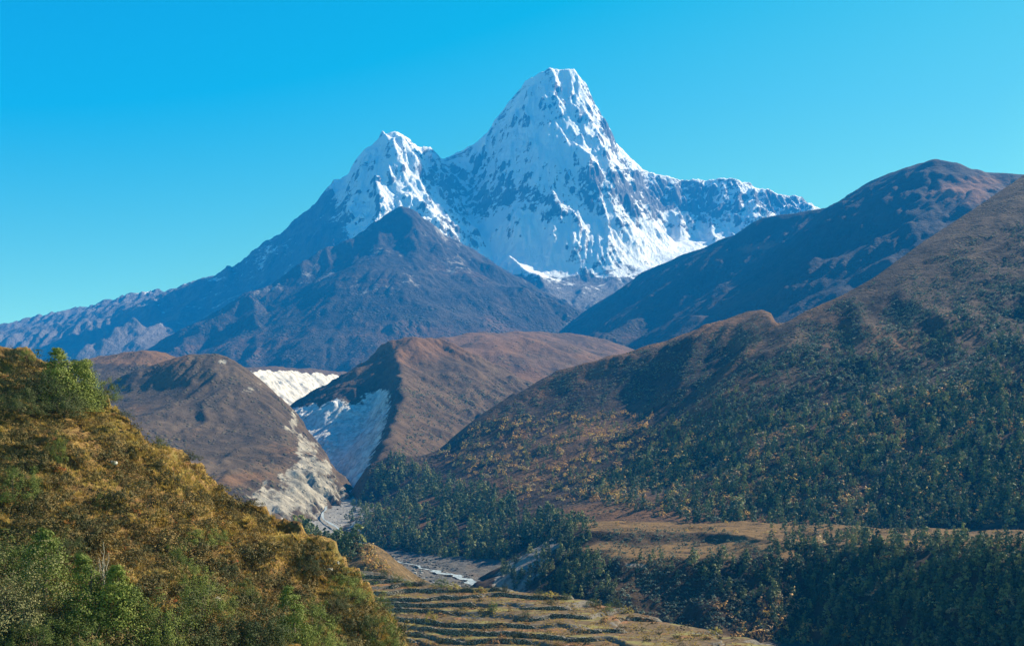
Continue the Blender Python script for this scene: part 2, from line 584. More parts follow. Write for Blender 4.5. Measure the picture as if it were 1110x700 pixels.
# ================================================================== TERRAIN
# ---- the snow mountain
def build_snow_mountain():
    hf = HF(-4300, 2900, 4150, 7700, 8.0)
    X, Y = hf.X, hf.Y
    wx = X + 40 * fbm(X / 300, Y / 300, 3, 11)
    wy = Y + 40 * fbm(X / 300, Y / 300, 3, 12)
    A = (55, 95, 160)
    main = [(-150, 372, 6000), (0, 358, 6050), (20, 354, 6060), (43, 352, 6080), (66, 351, 6100), (79, 354, 6110), (90, 348, 6120), (113, 346, 6150),
            (138, 338, 6180), (154, 328, 6200), (171, 322, 6230), (197, 312, 6280), (223, 302, 6330), (241, 288, 6380), (250, 290, 6400),
            (276, 270, 6450), (289, 266, 6480), (305, 252, 6500), (329, 231, 6540), (351, 213, 6570), (362, 195, 6590), (379, 188, 6610),
            (385, 175, 6620), (398, 158, 6640), (410, 149, 6650), (415, 140, 6660), (421, 144, 6680), (429, 141, 6700), (441, 147, 6740),
            (451, 158, 6800), (464, 160, 6850), (477, 172, 6900), (485, 173, 6950), (497, 166, 7000), (516, 153, 7050), (530, 143, 7080),
            (538, 128, 7090), (549, 115, 7100), (566, 93, 7110), (577, 82, 7110), (595, 74, 7110), (608, 73, 7120), (622, 76, 7140),
            (631, 87, 7160), (639, 102, 7180), (647, 121, 7200), (654, 136, 7220), (667, 149, 7230), (678, 164, 7240), (690, 176, 7250),
            (701, 183, 7260), (711, 189, 7270), (728, 192, 7280), (738, 196, 7290), (754, 195, 7300), (767, 196, 7300), (790, 194, 7290),
            (807, 197, 7280), (823, 204, 7300), (843, 209, 7320), (869, 214, 7340), (887, 224, 7360), (920, 240, 7400), (1000, 262, 7400)]
    Z = ridge_field(wx, wy, main, 1.1, [.62, .62, .62, .65, .7, .8, .95, 1.1, 1.25, 1.3, 1.35, 1.4, 1.35, 1.2, 1.0, .85, .85], 0, A, seed=1, tight=1.9)
    spurs = [
        # west shoulder spur that splits light and shade on the left peak
        ([(415, 140, 6660), (411, 166, 6590), (411, 186, 6530), (418, 202, 6470), (421, 226, 6380), (432, 246, 6280), (450, 268, 6150), (480, 300, 5900)], 1.15, 1.5, (40, 70, 120)),
        ([(452, 159, 6790), (470, 190, 6700), (484, 222, 6560), (492, 250, 6420)], 1.2, 1.7, (35, 60, 100)),
        ([(379, 188, 6610), (365, 222, 6450), (352, 252, 6250), (345, 280, 6000)], .9, 1.0, (40, 80, 120)),
        ([(305, 252, 6500), (300, 276, 6300), (285, 305, 6000), (260, 330, 5700)], .7, .75, (35, 90, 150)),
        ([(223, 302, 6330), (215, 322, 6100), (180, 350, 5600), (150, 372, 5200)], .6, .62, (30, 90, 150)),
        ([(151, 345, 5500), (110, 364, 5300), (77, 386, 5100)], .55, .6, (25, 80, 120)),
        ([(90, 349, 6120), (70, 366, 5850), (55, 385, 5600)], .6, .6, (30, 80, 120)),
        # rock buttress below the saddle
        ([(497, 167, 7000), (515, 196, 6880), (524, 225, 6720), (530, 252, 6560), (540, 285, 6330)], 1.25, 1.25, (50, 70, 100)),
        ([(538, 129, 7090), (552, 160, 7000), (560, 196, 6850), (566, 232, 6650), (560, 262, 6480)], 1.35, 1.35, (50, 60, 100)),
        # central pillar
        ([(600, 74, 7115), (598, 100, 7060), (590, 130, 6980), (584, 165, 6880), (590, 205, 6720), (600, 245, 6520), (604, 270, 6380)], 1.4, 1.5, (55, 60, 110)),
        # right skyline spur, in front of the crest, turns its outer side to the sun
        ([(612, 76, 7105), (626, 93, 7090), (632, 112, 7080), (638, 134, 7070), (652, 144, 7060), (668, 158, 7070), (684, 178, 7090)], 1.5, 1.4, (25, 40, 60)),
        ([(652, 146, 7060), (655, 180, 6920), (650, 215, 6740), (655, 250, 6520), (662, 280, 6300)], 1.3, 1.25, (50, 60, 100)),
        ([(690, 178, 7250), (688, 215, 7020), (695, 250, 6760), (690, 285, 6450)], 1.15, 1.1, (45, 60, 100)),
        ([(738, 196, 7290), (735, 225, 7050), (740, 255, 6800)], .95, .95, (40, 60, 90)),
        ([(790, 194, 7290), (780, 225, 7050), (770, 260, 6750)], .95, .95, (40, 60, 90)),
        ([(807, 197, 7280), (822, 214, 7190), (838, 232, 7060), (850, 255, 6900)], .8, 1.1, (25, 50, 80)),
        # low rock islands beside the glacier
        ([(556, 276, 6000), (575, 290, 5800), (590, 305, 5600)], .7, .8, (25, 50, 60)),
        ([(640, 312, 5700), (628, 330, 5400), (610, 345, 5200)], .6, .6, (25, 50, 60)),
        ([(545, 303, 5700), (590, 318, 5500), (625, 338, 5300)], .5, .6, (20, 50, 60)),
    ]
    for i, (pts, a, b, fl) in enumerate(spurs):
        Z = np.maximum(Z, ridge_field(wx, wy, pts, a, b, 0, fl, seed=20 + i, tight=1.6))
    floor = np.interp(Y, [4150, 4700, 5200, 5600, 6000, 6400, 6800, 7700], [380, 560, 700, 830, 1010, 1200, 1350, 1400])
    floor = floor + 25 * fbm(X / 260, Y / 260, 4, 31) - 0.22 * np.maximum(0, -900 - X)
    k = 45.0
    Z = np.maximum(Z, floor) + k * np.exp(-np.abs(Z - floor) / k) * 0.5
    amp = sstep(0, 260, Z - floor)
    Z0 = Z.copy()
    dcrest, _ = sd_line(X, Y, [P(*p)[:2] for p in main])
    am = 0.25 + 0.75 * sstep(0, 150, dcrest)
    Z = Z + am * amp * (26 * (ridged(wx / 190, wy / 190, 5, 41) - 0.9) + 12 * fbm(X / 60, Y / 60, 4, 43))
    hf.Z = Z
    erode(hf, 90000, 36, 5, cap=3.0, mask=0.85 * (0.25 + 0.75 * sstep(0, 120, dcrest)))
    # fine crest teeth
    hf.Z += 10 * np.exp(-dcrest / 40) * fbm(X / 45, Y / 45, 3, 47)
    lowr = sstep(-1700, -2100, X)
    hf.Z += lowr * (11 * np.exp(-dcrest / 70) * (ridged(X / 95, Y / 95, 3, 48) - .9) + 11 * sstep(0, 80, dcrest) * (ridged(X / 75 + .2 * Y / 75, Y / 400, 3, 49) - 1))
    gx, gy = hf.slope()
    sl = np.hypot(blur(gx, 1), blur(gy, 1))
    u, v = hf.px()
    rel = hf.Z - blur(hf.Z, 10)
    snowline = np.interp(u, [0, 200, 300, 360, 400, 470, 500, 560, 700, 800, 900], [150, 170, 190, 225, 320, 330, 320, 340, 340, 330, 300])
    s = 0.80 + 0.9 * sstep(30, -60, v - snowline) - 0.75
    s = s - .07 - .05 * sstep(690, 740, u) - .10 * sstep(170, 230, v) * sstep(480, 520, u) - .50 * sstep(276, 306, v + 14 * fbm(X / 70, Y / 70, 4, 55)) * sstep(530, 580, u) - 0.34 * (np.hypot(gx, gy) - 1.3) - rel / 130.0 + 0.15 * fbm(X / 200, Y / 200, 4, 51) - .06 * sstep(150, 210, v) * sstep(380, 480, u) + .28 * sstep(340, 300, u) * sstep(330, 270, v) * sstep(140, 190, u)
    # a band of bare strata under the summit snow, and the steep buttresses
    for (bx, by, rx, ry, a) in ((480, 195, 30, 30, .25), (530, 130, 26, 14, .25), (655, 190, 36, 10, .2), (690, 200, 40, 12, .2), (640, 215, 26, 24, .1), (560, 215, 40, 12, .28),
                                (740, 215, 50, 26, .35), (650, 270, 30, 20, .35), (600, 120, 6, 30, .3), (500, 235, 20, 40, .2), (845, 214, 40, 10, .35)):
        s = s - a * np.exp(-((u - bx) / rx) ** 2 - ((v - by) / ry) ** 2)
    for (bx, by, rx, ry, a) in ((570, 265, 55, 28, .55), (620, 160, 40, 40, .25), (640, 250, 25, 22, .25), (710, 265, 50, 22, .45), (610, 85, 14, 14, .3), (440, 190, 22, 45, .25), (560, 130, 40, 40, .25), (600, 290, 70, 8, .3)):
        s = s + a * np.exp(-((u - bx) / rx) ** 2 - ((v - by) / ry) ** 2)
    s = s - .6 * sstep(350, 362, v) * sstep(260, 200, u) - .3 * sstep(170, 110, u)
    hf.att['snow'] = np.clip(s, -0.5, 1.5)
    hf.att['brown'] = .4 * sstep(320, 360, v) * sstep(480, 400, u)
    keep = np.abs(X / Y) < 0.62
    o = hf_object('snow_mountain', hf, m_snow_mountain(), keep, label='snow covered twin summit mountain rising highest behind all the brown hills')
    return hf


# ---- rocky blue foothill in front of the snow mountain
def build_foothill():
    hf = HF(-2300, 900, 3500, 5900, 7.0)
    X, Y = hf.X, hf.Y
    wx = X + 30 * fbm(X / 220, Y / 220, 3, 111)
    wy = Y + 30 * fbm(X / 220, Y / 220, 3, 112)
    crest = [(90, 405, 4000), (130, 397, 4150), (177, 380, 4350), (230, 345, 4600), (273, 319, 4800), (300, 301, 4900), (328, 283, 5000), (345, 275, 5060),
             (358, 268, 5100), (365, 267, 5130), (385, 257, 5180), (405, 245, 5230), (420, 234, 5270), (437, 223, 5300), (447, 227, 5330), (458, 238, 5350), (470, 250, 5360),
             (487, 265, 5380), (510, 279, 5400), (535, 297, 5420), (560, 305, 5440), (585, 313, 5460), (610, 325, 5480), (640, 352, 5500), (680, 392, 5500)]
    fl = (9, 95, 220)
    Z = ridge_field(wx, wy, crest, .7, [.62, .62, .7, .78, .85, .78, .7], 0, fl, seed=101, tight=1.6)
    for i, (pts, a, b) in enumerate([
        ([(358, 268, 5100), (372, 300, 4850), (385, 330, 4600), (398, 360, 4350), (410, 385, 4100)], .55, .62),
        ([(420, 234, 5270), (408, 262, 5050), (395, 285, 4850), (380, 300, 4750)], .5, .7),
        ([(437, 223, 5300), (452, 262, 5080), (470, 295, 4850), (485, 325, 4600), (480, 365, 4200)], .5, .7),
        ([(510, 279, 5400), (525, 312, 5050), (540, 335, 4800), (570, 360, 4500)], .5, .6),
        ([(560, 305, 5440), (590, 330, 5150), (615, 352, 4900)], .5, .55),
        ([(273, 319, 4800), (285, 345, 4500), (275, 385, 4100)], .5, .6),
        ([(462, 300, 5020), (500, 306, 4930), (535, 308, 4860), (565, 311, 4800), (598, 324, 4740), (628, 348, 4680)], .5, .62),
    ]):
        Z = np.maximum(Z, ridge_field(wx, wy, pts, a, b, 0, fl, seed=120 + i))
    dcr, _ = sd_line(X, Y, [P(*p)[:2] for p in crest])
    am = 0.3 + 0.7 * sstep(0, 120, dcr)
    Z = Z + am * (7 * (ridged(wx / 260, wy / 260, 3, 141, .5) - .9) + 1.5 * fbm(X / 50, Y / 50, 3, 143))
    Z = Z + np.exp(-dcr / 45) * (9 * fbm(X / 48, Y / 48, 4, 145) - 1)
    hf.Z = Z
    erode(hf, 45000, 40, 6, cap=2.2, mask=.7 * am)
    u, v = hf.px()
    hf.att['orange'] = np.clip(0.25 + 0.3 * fbm(X / 300, Y / 300, 3, 151) + 0.25 * sstep(330, 370, v), 0, 1)
    hf.att['veg'] = sstep(300, 350, v) * .8
    hf.att['scree'] = np.clip(0.15 + 0.45 * fbm(X / 160, Y / 160, 4, 152) - 0.3 * sstep(300, 360, v), 0, 1) + 0.3 * np.exp(-((u - 150) / 12) ** 2)
    keep = (hf.Z > 180) & (np.abs(X / Y) < .62)
    hf_object('rocky_foothill', hf, m_hill('foothill_ground', (.034, .030, .033), (.062, .052, .048), (.11, .088, .074), .004, [(0, (.03, .035, .03)), (1, (.06, .055, .04))], .06, .55, 12.0,
                                           scree=(.26, .24, .22), bstr=1.0, orange=(.17, .10, .065)), keep, label='dark rocky foothill ridge standing below the snow mountain')
    return hf


# ---- brown mountain on the right, its left flank in shade
def build_brown_mountain():
    hf = HF(-150, 2300, 2500, 5200, 7.0)
    X, Y = hf.X, hf.Y
    wx = X + 25 * fbm(X / 260, Y / 260, 3, 211)
    wy = Y + 25 * fbm(X / 260, Y / 260, 3, 212)
    crest = [(560, 420, 4950), (600, 393, 4800), (620, 374, 4750), (639, 355, 4700), (658, 339, 4650), (675, 312, 4600), (690, 302, 4550), (704, 293, 4500), (737, 278, 4400), (777, 262, 4250), (800, 250, 4150), (826, 236, 4050),
             (866, 231, 3950), (889, 227, 3900), (910, 224, 3850), (931, 208, 3750), (948, 198, 3680), (964, 188, 3600), (991, 178, 3480), (1010, 174, 3400), (1030, 176, 3350), (1050, 183, 3320),
             (1063, 187, 3310), (1097, 190, 3300), (1150, 192, 3300), (1230, 170, 3300)]
    Z = ridge_field(wx, wy, crest, .7, [.72, .74, .74, .72, .72, .7, .62, .55], 12, (22, 120, 220), seed=201)
    for i, (pts, a, b) in enumerate([
        ([(1010, 174, 3400), (1000, 210, 3200), (985, 250, 2980), (960, 300, 2750)], .5, .72),
        ([(889, 227, 3900), (850, 260, 3700), (810, 300, 3450), (760, 340, 3200)], .5, .74),
        ([(777, 262, 4250), (730, 305, 4000), (690, 345, 3700), (640, 375, 3400)], .5, .7),
        ([(1063, 187, 3310), (1060, 225, 3120), (1055, 260, 2950)], .45, .5),
    ]):
        Z = np.maximum(Z, ridge_field(wx, wy, pts, a, b, 20, (16, 90, 160), seed=220 + i))
    dcr, _ = sd_line(X, Y, [P(*p)[:2] for p in crest])
    am = 0.15 + 0.85 * sstep(0, 160, dcr)
    Z = Z + am * (9 * (ridged(wx / 170, wy / 170, 4, 241) - .9) + 3 * fbm(X / 40, Y / 40, 3, 243))
    hf.Z = Z
    erode(hf, 40000, 34, 8, cap=2.0, mask=.7 * am)
    u, v = hf.px()
    hf.att['orange'] = np.clip(.05 + .9 * np.exp(-((u - 1050) / 45) ** 2 - ((v - 205) / 18) ** 2) + .6 * np.exp(-((u - 820) / 40) ** 2 - ((v - 268) / 8) ** 2) + .5 * np.exp(-((u - 680) / 30) ** 2 - ((v - 372) / 14) ** 2) + .25 * fbm(X / 200, Y / 200, 3, 251), 0, 1)  # patch near the right-hand crest paints its sunlit spots into the ground colour
    hf.att['veg'] = sstep(220, 300, v) * .6
    hf.att['scree'] = np.zeros_like(X)
    keep = (hf.Z > 150) & (np.abs(X / Y) < .66)
    hf_object('brown_mountain', hf, m_hill('mountain_heath', (.035, .029, .027), (.055, .042, .036), (.09, .062, .045), .004, [(0, (.03, .035, .028)), (1, (.055, .05, .04))], .07, .5, 8.0,
                                           orange=(.26, .12, .06), bstr=.8), keep, label='bare brown mountain with a rounded summit on the right')
    return hf


# ---- brown hills in the gap between the moraine and the mountain
def build_gap_hills():
    hf = HF(-700, 700, 2100, 3900, 6.0)
    X, Y = hf.X, hf.Y
    Z = ridge_field(X, Y, [(430, 375, 2650), (487, 367, 2700), (533, 361, 2800), (575, 360, 2900), (612, 361, 2980), (634, 388, 3000)], .3, .34, 40)
    Z = np.maximum(Z, ridge_field(X, Y, [(480, 382, 2300), (530, 369, 2450), (565, 368, 2500), (603, 372, 2550), (625, 396, 2550)], .35, .42, 30))
    Z = Z - 1.4 * np.maximum(0, (462 - CX) / F * Y - X)
    hf.Z = Z + 7 * fbm(X / 120, Y / 120, 5, 301)
    erode(hf, 20000, 30, 9, cap=2.0, mask=.6)
    hf.att['orange'] = np.clip(.55 + .35 * fbm(X / 180, Y / 180, 3, 302), 0, 1)
    hf.att['veg'] = np.full(X.shape, .6)
    hf.att['scree'] = np.zeros_like(X)
    hf_object('brown_hills', hf, m_hill('gap_heath', (.10, .066, .05), (.15, .095, .065), (.20, .12, .08), .008, [(0, (.03, .04, .025)), (1, (.08, .07, .04))], .09, .35, 4.0, orange=(.24, .13, .075)),
              hf.Z > 40, label='low rolling brown hills in the gap behind the moraine')
    return hf


# ---- pointed moraine hill in the middle, white scree on its left face
def build_moraine_hill():
    hf = HF(-640, 330, 1080, 2750, 3.2)
    X, Y = hf.X, hf.Y
    wx = X + 8 * fbm(X / 60, Y / 60, 3, 401)
    wy = Y + 8 * fbm(X / 60, Y / 60, 3, 402)
    Z = ridge_field(wx, wy, [(431, 367, 2000), (431, 380, 1940), (432, 393, 1870), (435, 410, 1780), (437, 428, 1680), (432, 446, 1580), (427, 462, 1490), (424, 476, 1400), (418, 495, 1310), (405, 525, 1200)], .42, [.9, 1.0, 1.05, 1.0, .85, .75], 4)
    Z = np.maximum(Z, ridge_field(wx, wy, [(431, 367, 2000), (408, 384, 2110), (375, 407, 2260), (339, 437, 2420), (313, 457, 2550), (280, 480, 2650)], .85, .85, 4))
    Z = np.maximum(Z, ridge_field(wx, wy, [(431, 367, 2000), (440, 365, 2005), (450, 364, 2010), (470, 367, 2030), (490, 376, 2060), (523, 392, 2080), (560, 414, 2050), (600, 440, 2000)], [.95, .6, .5, .5], [.95, .55, .46, .46], 14))
    Z = Z + 3.0 * fbm(X / 70, Y / 70, 5, 403)
    rfl = sstep(10, 120, X - np.interp(Y, [1200, 1400, 1680, 2000], [P(405, 0, 1200)[0], P(424, 0, 1400)[0], P(437, 0, 1680)[0], P(431, 0, 2000)[0]]))
    Z = Z + rfl * 7 * (ridged((X * .55 + Y * .84) / 95 + .7 * perlin(X / 110, Y / 110, 22), (X * .84 - Y * .55) / 380, 4, 406, .5) - 1)
    lf = ridge_field(wx, wy, [(431, 367, 2000), (437, 428, 1710), (424, 476, 1450), (405, 525, 1250)], 0, 0, 0)
    # scree gullies on the steep face
    left = sstep(0, 40, (-(X - np.interp(Y, [1200, 1400, 1680, 2000], [P(405, 0, 1200)[0], P(424, 0, 1400)[0], P(437, 0, 1680)[0], P(431, 0, 2000)[0]]))))
    Z = Z + left * 4.0 * (ridged((Y + .5 * X) / 46 + .6 * perlin(X / 60, Y / 60, 18), X / 160, 5, 405, .6) - 1)
    hf.Z = Z
    erode(hf, 50000, 34, 10, cap=2.0, mask=.6)
    u, v = hf.px()
    poly = [(300, 452), (330, 442), (362, 434), (385, 438), (402, 424), (420, 420), (436, 424), (438, 440), (428, 462), (424, 486), (404, 515), (392, 548), (350, 560), (330, 500)]
    sd = sd_poly(u, v, poly) + 6 * fbm(u / 12, v / 12, 4, 411)
    hf.att['scree'] = sstep(9, -9, sd) * left
    hf.att['orange'] = np.clip(.75 * sstep(425, 375, v) + .3 * fbm(X / 120, Y / 120, 3, 412), 0, 1)
    hf.att['veg'] = .15 + .85 * sstep(395, 430, v)
    keep = (Z > -70)
    hf_object('moraine_hill', hf, m_hill('moraine_heath', (.085, .06, .045), (.13, .088, .06), (.18, .12, .08), .012, [(0, (.025, .035, .02)), (.6, (.06, .06, .035)), (1, (.12, .09, .05))], .16, .42, 2.5,
                                         scree=(.62, .62, .62), orange=(.22, .12, .07)), keep, label='pointed brown moraine hill with a pale scree face')
    return hf


# ---- eroded moraine ridge left of the gorge
def build_moraine_ridge():
    hf = HF(-1050, -80, 900, 2150, 3.2)
    X, Y = hf.X, hf.Y
    crest = [(197, 397, 1640), (217, 394, 1620), (240, 389, 1600), (253, 391, 1580), (273, 404, 1540), (296, 427, 1480), (312, 453, 1420), (319, 470, 1370), (330, 480, 1330), (339, 488, 1300), (350, 499, 1260), (355, 507, 1230), (361, 520, 1190), (363, 530, 1160), (352, 546, 1110), (340, 560, 1060)]
    inner = [(150, 422, 1500), (130, 444, 1350), (200, 430, 1430), (200, 480, 1240), (250, 440, 1400), (250, 490, 1200), (285, 480, 1250), (270, 530, 1060), (295, 545, 1040), (310, 510, 1160), (325, 552, 1050), (335, 525, 1130),
             (60, 460, 1250), (0, 455, 1300), (100, 500, 1080), (200, 540, 1000)]
    pts = [P(*p) for p in crest + inner]
    for i, p in enumerate(crest):
        a = P(*p)
        pts.append((a[0] + 45, a[1] + 28, a[2] - 46))
    pts += [P(100, 450, 1750), P(180, 430, 1900)]
    Z = tps(X, Y, pts, 1e-5)
    # rounded hill behind
    Z = np.maximum(Z, ridge_field(X, Y, [(40, 393, 1900), (79, 391, 1900), (110, 387, 1900), (140, 383, 1900), (164, 380, 1900), (185, 387, 1900), (205, 400, 1900), (230, 425, 1900)], .4, .42, 25))
    foot = [P(*p)[:2] for p in crest]
    foot = [(q[0] + 46, q[1] + 30) for q in foot] + [(-180, 940), (-500, 900), (-1050, 900), (-1050, 2150), (-480, 2150)]
    sd = sd_poly(X, Y, foot)
    Z = Z - 1.1 * np.maximum(0, sd)
    Z = Z + 4.0 * fbm(X / 75, Y / 75, 6, 501, .55)
    dcr, _ = sd_line(X, Y, [P(*p)[:2] for p in crest])
    wq = .7 * perlin(X / 120, Y / 120, 21)
    Z = Z + sstep(10, 90, dcr) * sstep(1760, 1600, Y) * 5 * (ridged((X * .92 - Y * .38) / 105 + wq, (X * .38 + Y * .92) / 420, 4, 504, .5) - 1)
    u0, v0 = proj(X, Y, Z)
    gul = sstep(455, 520, v0) * sstep(200, 290, u0)
    Z = Z + gul * 4 * (ridged((X * .8 + Y * .6) / 47 + .8 * perlin(X / 50, Y / 50, 17), (X * .6 - Y * .8) / 90, 5, 503, .6) - 1)
    hf.Z = Z
    erode(hf, 50000, 34, 12, cap=2.2, mask=.6)
    u, v = hf.px()
    poly = [(262, 545), (275, 528), (300, 520), (318, 500), (322, 478), (310, 455), (318, 452), (340, 483), (360, 505), (370, 530), (355, 556), (320, 566), (280, 562)]
    sdp = sd_poly(u, v, poly) + 12 * fbm(u / 16, v / 16, 5, 511, .65)
    hf.att['scree'] = sstep(9, -12, sdp) * .72 + .8 * np.exp(-((u - 241) / 7) ** 2 - ((v - 392) / 3) ** 2) + .45 * np.exp(-((u - 275) / 16) ** 2 - ((v - 420) / 9) ** 2)
    hf.att['orange'] = np.clip(.85 * sstep(405, 388, v) * sstep(215, 190, u) + .5 * np.exp(-((u - 260) / 40) ** 2 - ((v - 520) / 10) ** 2) + .2 + .35 * fbm(X / 110, Y / 110, 3, 512), 0, 1)
    hf.att['veg'] = np.full(X.shape, .8)
    keep = (hf.Z > -75)
    hf_object('moraine_ridge', hf, m_hill('ridge_heath', (.075, .058, .046), (.12, .088, .064), (.17, .125, .088), .012, [(0, (.03, .038, .025)), (1, (.09, .075, .045))], .15, .36, 2.5,
                                          scree=(.27, .25, .215), orange=(.22, .125, .07)), keep, label='brown moraine ridge with pale eroded cliffs above the gorge')
    return hf


def build_white_cliff():
    hf = HF(-1000, 100, 2150, 3450, 4.0)
    X, Y = hf.X, hf.Y
    crest = [(215, 396, 2450), (255, 398, 2580), (273, 399, 2650), (293, 397, 2750), (320, 399, 2870), (350, 401, 2990), (375, 403, 3100), (420, 405, 3250)]
    Z = ridge_field(X, Y, crest, .1, .72, 4)
    Z = Z + 4 * fbm(X / 60, Y / 60, 5, 601) + sstep(0, 60, 240 - Z) * 8 * (ridged((X + Y) / 90 + .9 * perlin(X / 110, Y / 110, 19), (X - Y) / 150, 5, 602, .6) - 1)
    hf.Z = Z
    erode(hf, 25000, 30, 13, cap=2.2, mask=.6)
    u, v = hf.px()
    cr = np.interp(u, [215, 255, 293, 375], [398, 399, 398, 404])
    hf.att['scree'] = sstep(1.5, 6, v - cr + 3 * fbm(u / 9, v / 9, 3, 611)) * 1.2
    hf.att['orange'] = np.full(X.shape, .3)
    hf.att['veg'] = np.zeros_like(X)
    hf_object('white_cliff', hf, m_hill('cliff_scree', (.09, .065, .05), (.13, .09, .065), (.17, .12, .08), .01, None, scree=(.58, .55, .50), bump_d=3.0, orange=(.2, .12, .08)), Z > 10,
              label='bright white scree cliff at the head of the gorge')
    return hf


# ---- the long right-hand hillside down to the valley
def build_hillside():
    hf = HF(-330, 1320, 640, 2250, 3.0)
    X, Y = hf.X, hf.Y
    A_, B_, C_ = .27, .36, -349.0

    def pl(px, py):
        return (px, py, C_ / ((HY - py) / F - A_ * (px - CX) / F - B_))
    sil = [pl(*q) for q in ((1260, 90), (1180, 140), (1109, 186), (1063, 219), (997, 262), (948, 298), (912, 318), (875, 334), (850, 348))]
    knoll = [(838, 343, 1430), (826, 333, 1440), (810, 335, 1445), (787, 344, 1445), (757, 355, 1445), (724, 368, 1443), (691, 380, 1440), (659, 386, 1420), (626, 395, 1400), (603, 401, 1385), (580, 414, 1370),
             (559, 424, 1355), (533, 443, 1330), (516, 453, 1310), (490, 474, 1270), (470, 490, 1240)]
    inner = [(700, 566, 750), (850, 568, 720), (1000, 570, 690), (1110, 572, 670), (1250, 570, 650), pl(1110, 480), pl(1110, 400), pl(1110, 300), pl(1110, 240), pl(1000, 480), pl(1000, 400), pl(1000, 330), pl(900, 480), pl(900, 400),
             pl(1250, 400), pl(1250, 250), pl(800, 500), pl(800, 430), pl(800, 385), pl(850, 365), (700, 520, 900), (700, 455, 1110), (700, 412, 1250), (600, 520, 980), (600, 470, 1130), (600, 432, 1260), (500, 512, 1120), (500, 482, 1220),
             (424, 495, 1250), (405, 540, 1150), (385, 565, 1040), (440, 550, 1020), (480, 545, 1000), (520, 560, 930), (460, 592, 880), (415, 598, 890), (520, 606, 800), (560, 572, 850), (610, 572, 790), (585, 606, 740), (545, 632, 700), (620, 590, 700), (650, 578, 715)]
    pts = [P(*p) for p in sil + knoll + inner]
    for p in knoll[:10]:
        a = P(*p)
        pts.append((a[0] + 10, a[1] + 110, a[2] - 50))
    for p in knoll[10:]:
        a = P(*p)
        pts.append((a[0] - 25, a[1] + 45, a[2] - 28))
    Z = tps(X, Y, pts, 1e-6)
    # knoll end drops away on its right
    foot = [P(*p)[:2] for p in knoll[::-1]] + [P(*p)[:2] for p in sil[::-1]] + [(1320, 1500), (1320, 640), (-20, 640), P(545, 636, 690)[:2], P(460, 600, 860)[:2], P(405, 604, 880)[:2], P(368, 575, 1010)[:2], P(392, 545, 1130)[:2], P(412, 505, 1290)[:2]]
    sd = sd_poly(X, Y, foot)
    Z = Z - .9 * np.maximum(0, sd - 6)
    plane = A_ * X + B_ * Y + C_
    rt = sstep(230, 420, X - .35 * (Y - 900))
    Z = np.where(sd < 60, Z * (1 - rt) + np.maximum(plane, -43) * rt - .9 * np.maximum(0, sd - 6) * rt, Z)
    # the crest of the spur and of the slope stays below its skyline
    cu = CX + F * X / Y
    cap = np.interp(cu, [560, 603, 626, 659, 691, 724, 757, 787, 810, 826, 836, 842, 850, 875, 912, 948, 997, 1063, 1109, 1180], [426, 402, 396, 387, 381, 369, 356, 345, 336, 334, 338, 350, 349, 335, 319, 299, 263, 220, 187, 141])
    Z = np.where((cu > 560) & (Y > 1000), np.minimum(Z, (HY - cap - 1.5) / F * Y - .02 * np.maximum(0, Y - 1440)), Z)
    # broken ground: spurs that run down the fall line, then gullies
    up = (X * .62 + Y * .78)
    ac = (X * .78 - Y * .62)
    am = sstep(-40, 40, Z) * sstep(-2, -70, sd)
    Z = Z + am * (7 * (ridged(ac / 150 + .5 * perlin(X / 250, Y / 250, 3), up / 600, 4, 701) - 1)) + (1 + 1.2 * am) * fbm(X / 45, Y / 45, 5, 702) * sstep(0, -30, sd)
    for (pline, dep, w) in (([(722, 385, 1380), (714, 400, 1320), (712, 420, 1230), (706, 436, 1170), (690, 450, 1130)], 3.2, 7),
                         ([(655, 395, 1400), (640, 420, 1310), (600, 448, 1210), (560, 470, 1170)], 2, 9),
                         ([pl(1110, 330), pl(1000, 390), pl(900, 430), pl(800, 470), pl(740, 500)], 8, 32),
                         ([pl(1110, 420), pl(1000, 470), pl(900, 530), (850, 560, 740)], 6, 24),
                         ([(860, 352, 1300), (820, 380, 1230), (760, 420, 1170)], 4, 26)):
        d, _ = sd_line(X, Y, [P(*p)[:2] for p in pline])
        Z = Z - dep * np.exp(-(d / w) ** 2)
    hf.Z = Z
    erode(hf, 50000, 34, 14, cap=1.6, mask=.55)
    u, v = hf.px()
    hf.att['scree'] = sstep(10, -12, sd_poly(u, v, [(530, 640), (552, 612), (580, 592), (606, 580), (606, 596), (585, 612), (565, 640)]) + 6 * fbm(u / 10, v / 10, 3, 711)) * .8 \
        + .7 * sstep(8, -8, sd_poly(u, v, [(372, 570), (398, 545), (408, 552), (382, 585)]) + 4 * fbm(u / 8, v / 8, 3, 712))
    hf.att['orange'] = np.clip(.45 + .45 * fbm(X / 120, Y / 120, 4, 713) + .3 * np.exp(-((v - 555) / 14) ** 2) - .3 * sstep(900, 1050, u) + .2 * sstep(430, 360, v) * sstep(860, 800, u), 0, 1)
    hf.att['veg'] = np.clip(.75 + .2 * sstep(330, 400, v) + .4 * fbm(X / 90, Y / 90, 3, 714), 0, 1)
    keep = (hf.Z > -95) & (sd < 160)
    hf_object('hillside', hf, m_hill('hillside_heath', (.036, .032, .032), (.078, .058, .05), (.14, .095, .068), .012, [(0, (.022, .034, .02)), (.55, (.045, .05, .028)), (1, (.14, .095, .05))], .2, .42, 3.0,
                                     scree=(.40, .38, .36), orange=(.19, .105, .06), bstr=1.0), keep, label='long heath covered hillside sloping up to the right above the valley')
    return hf


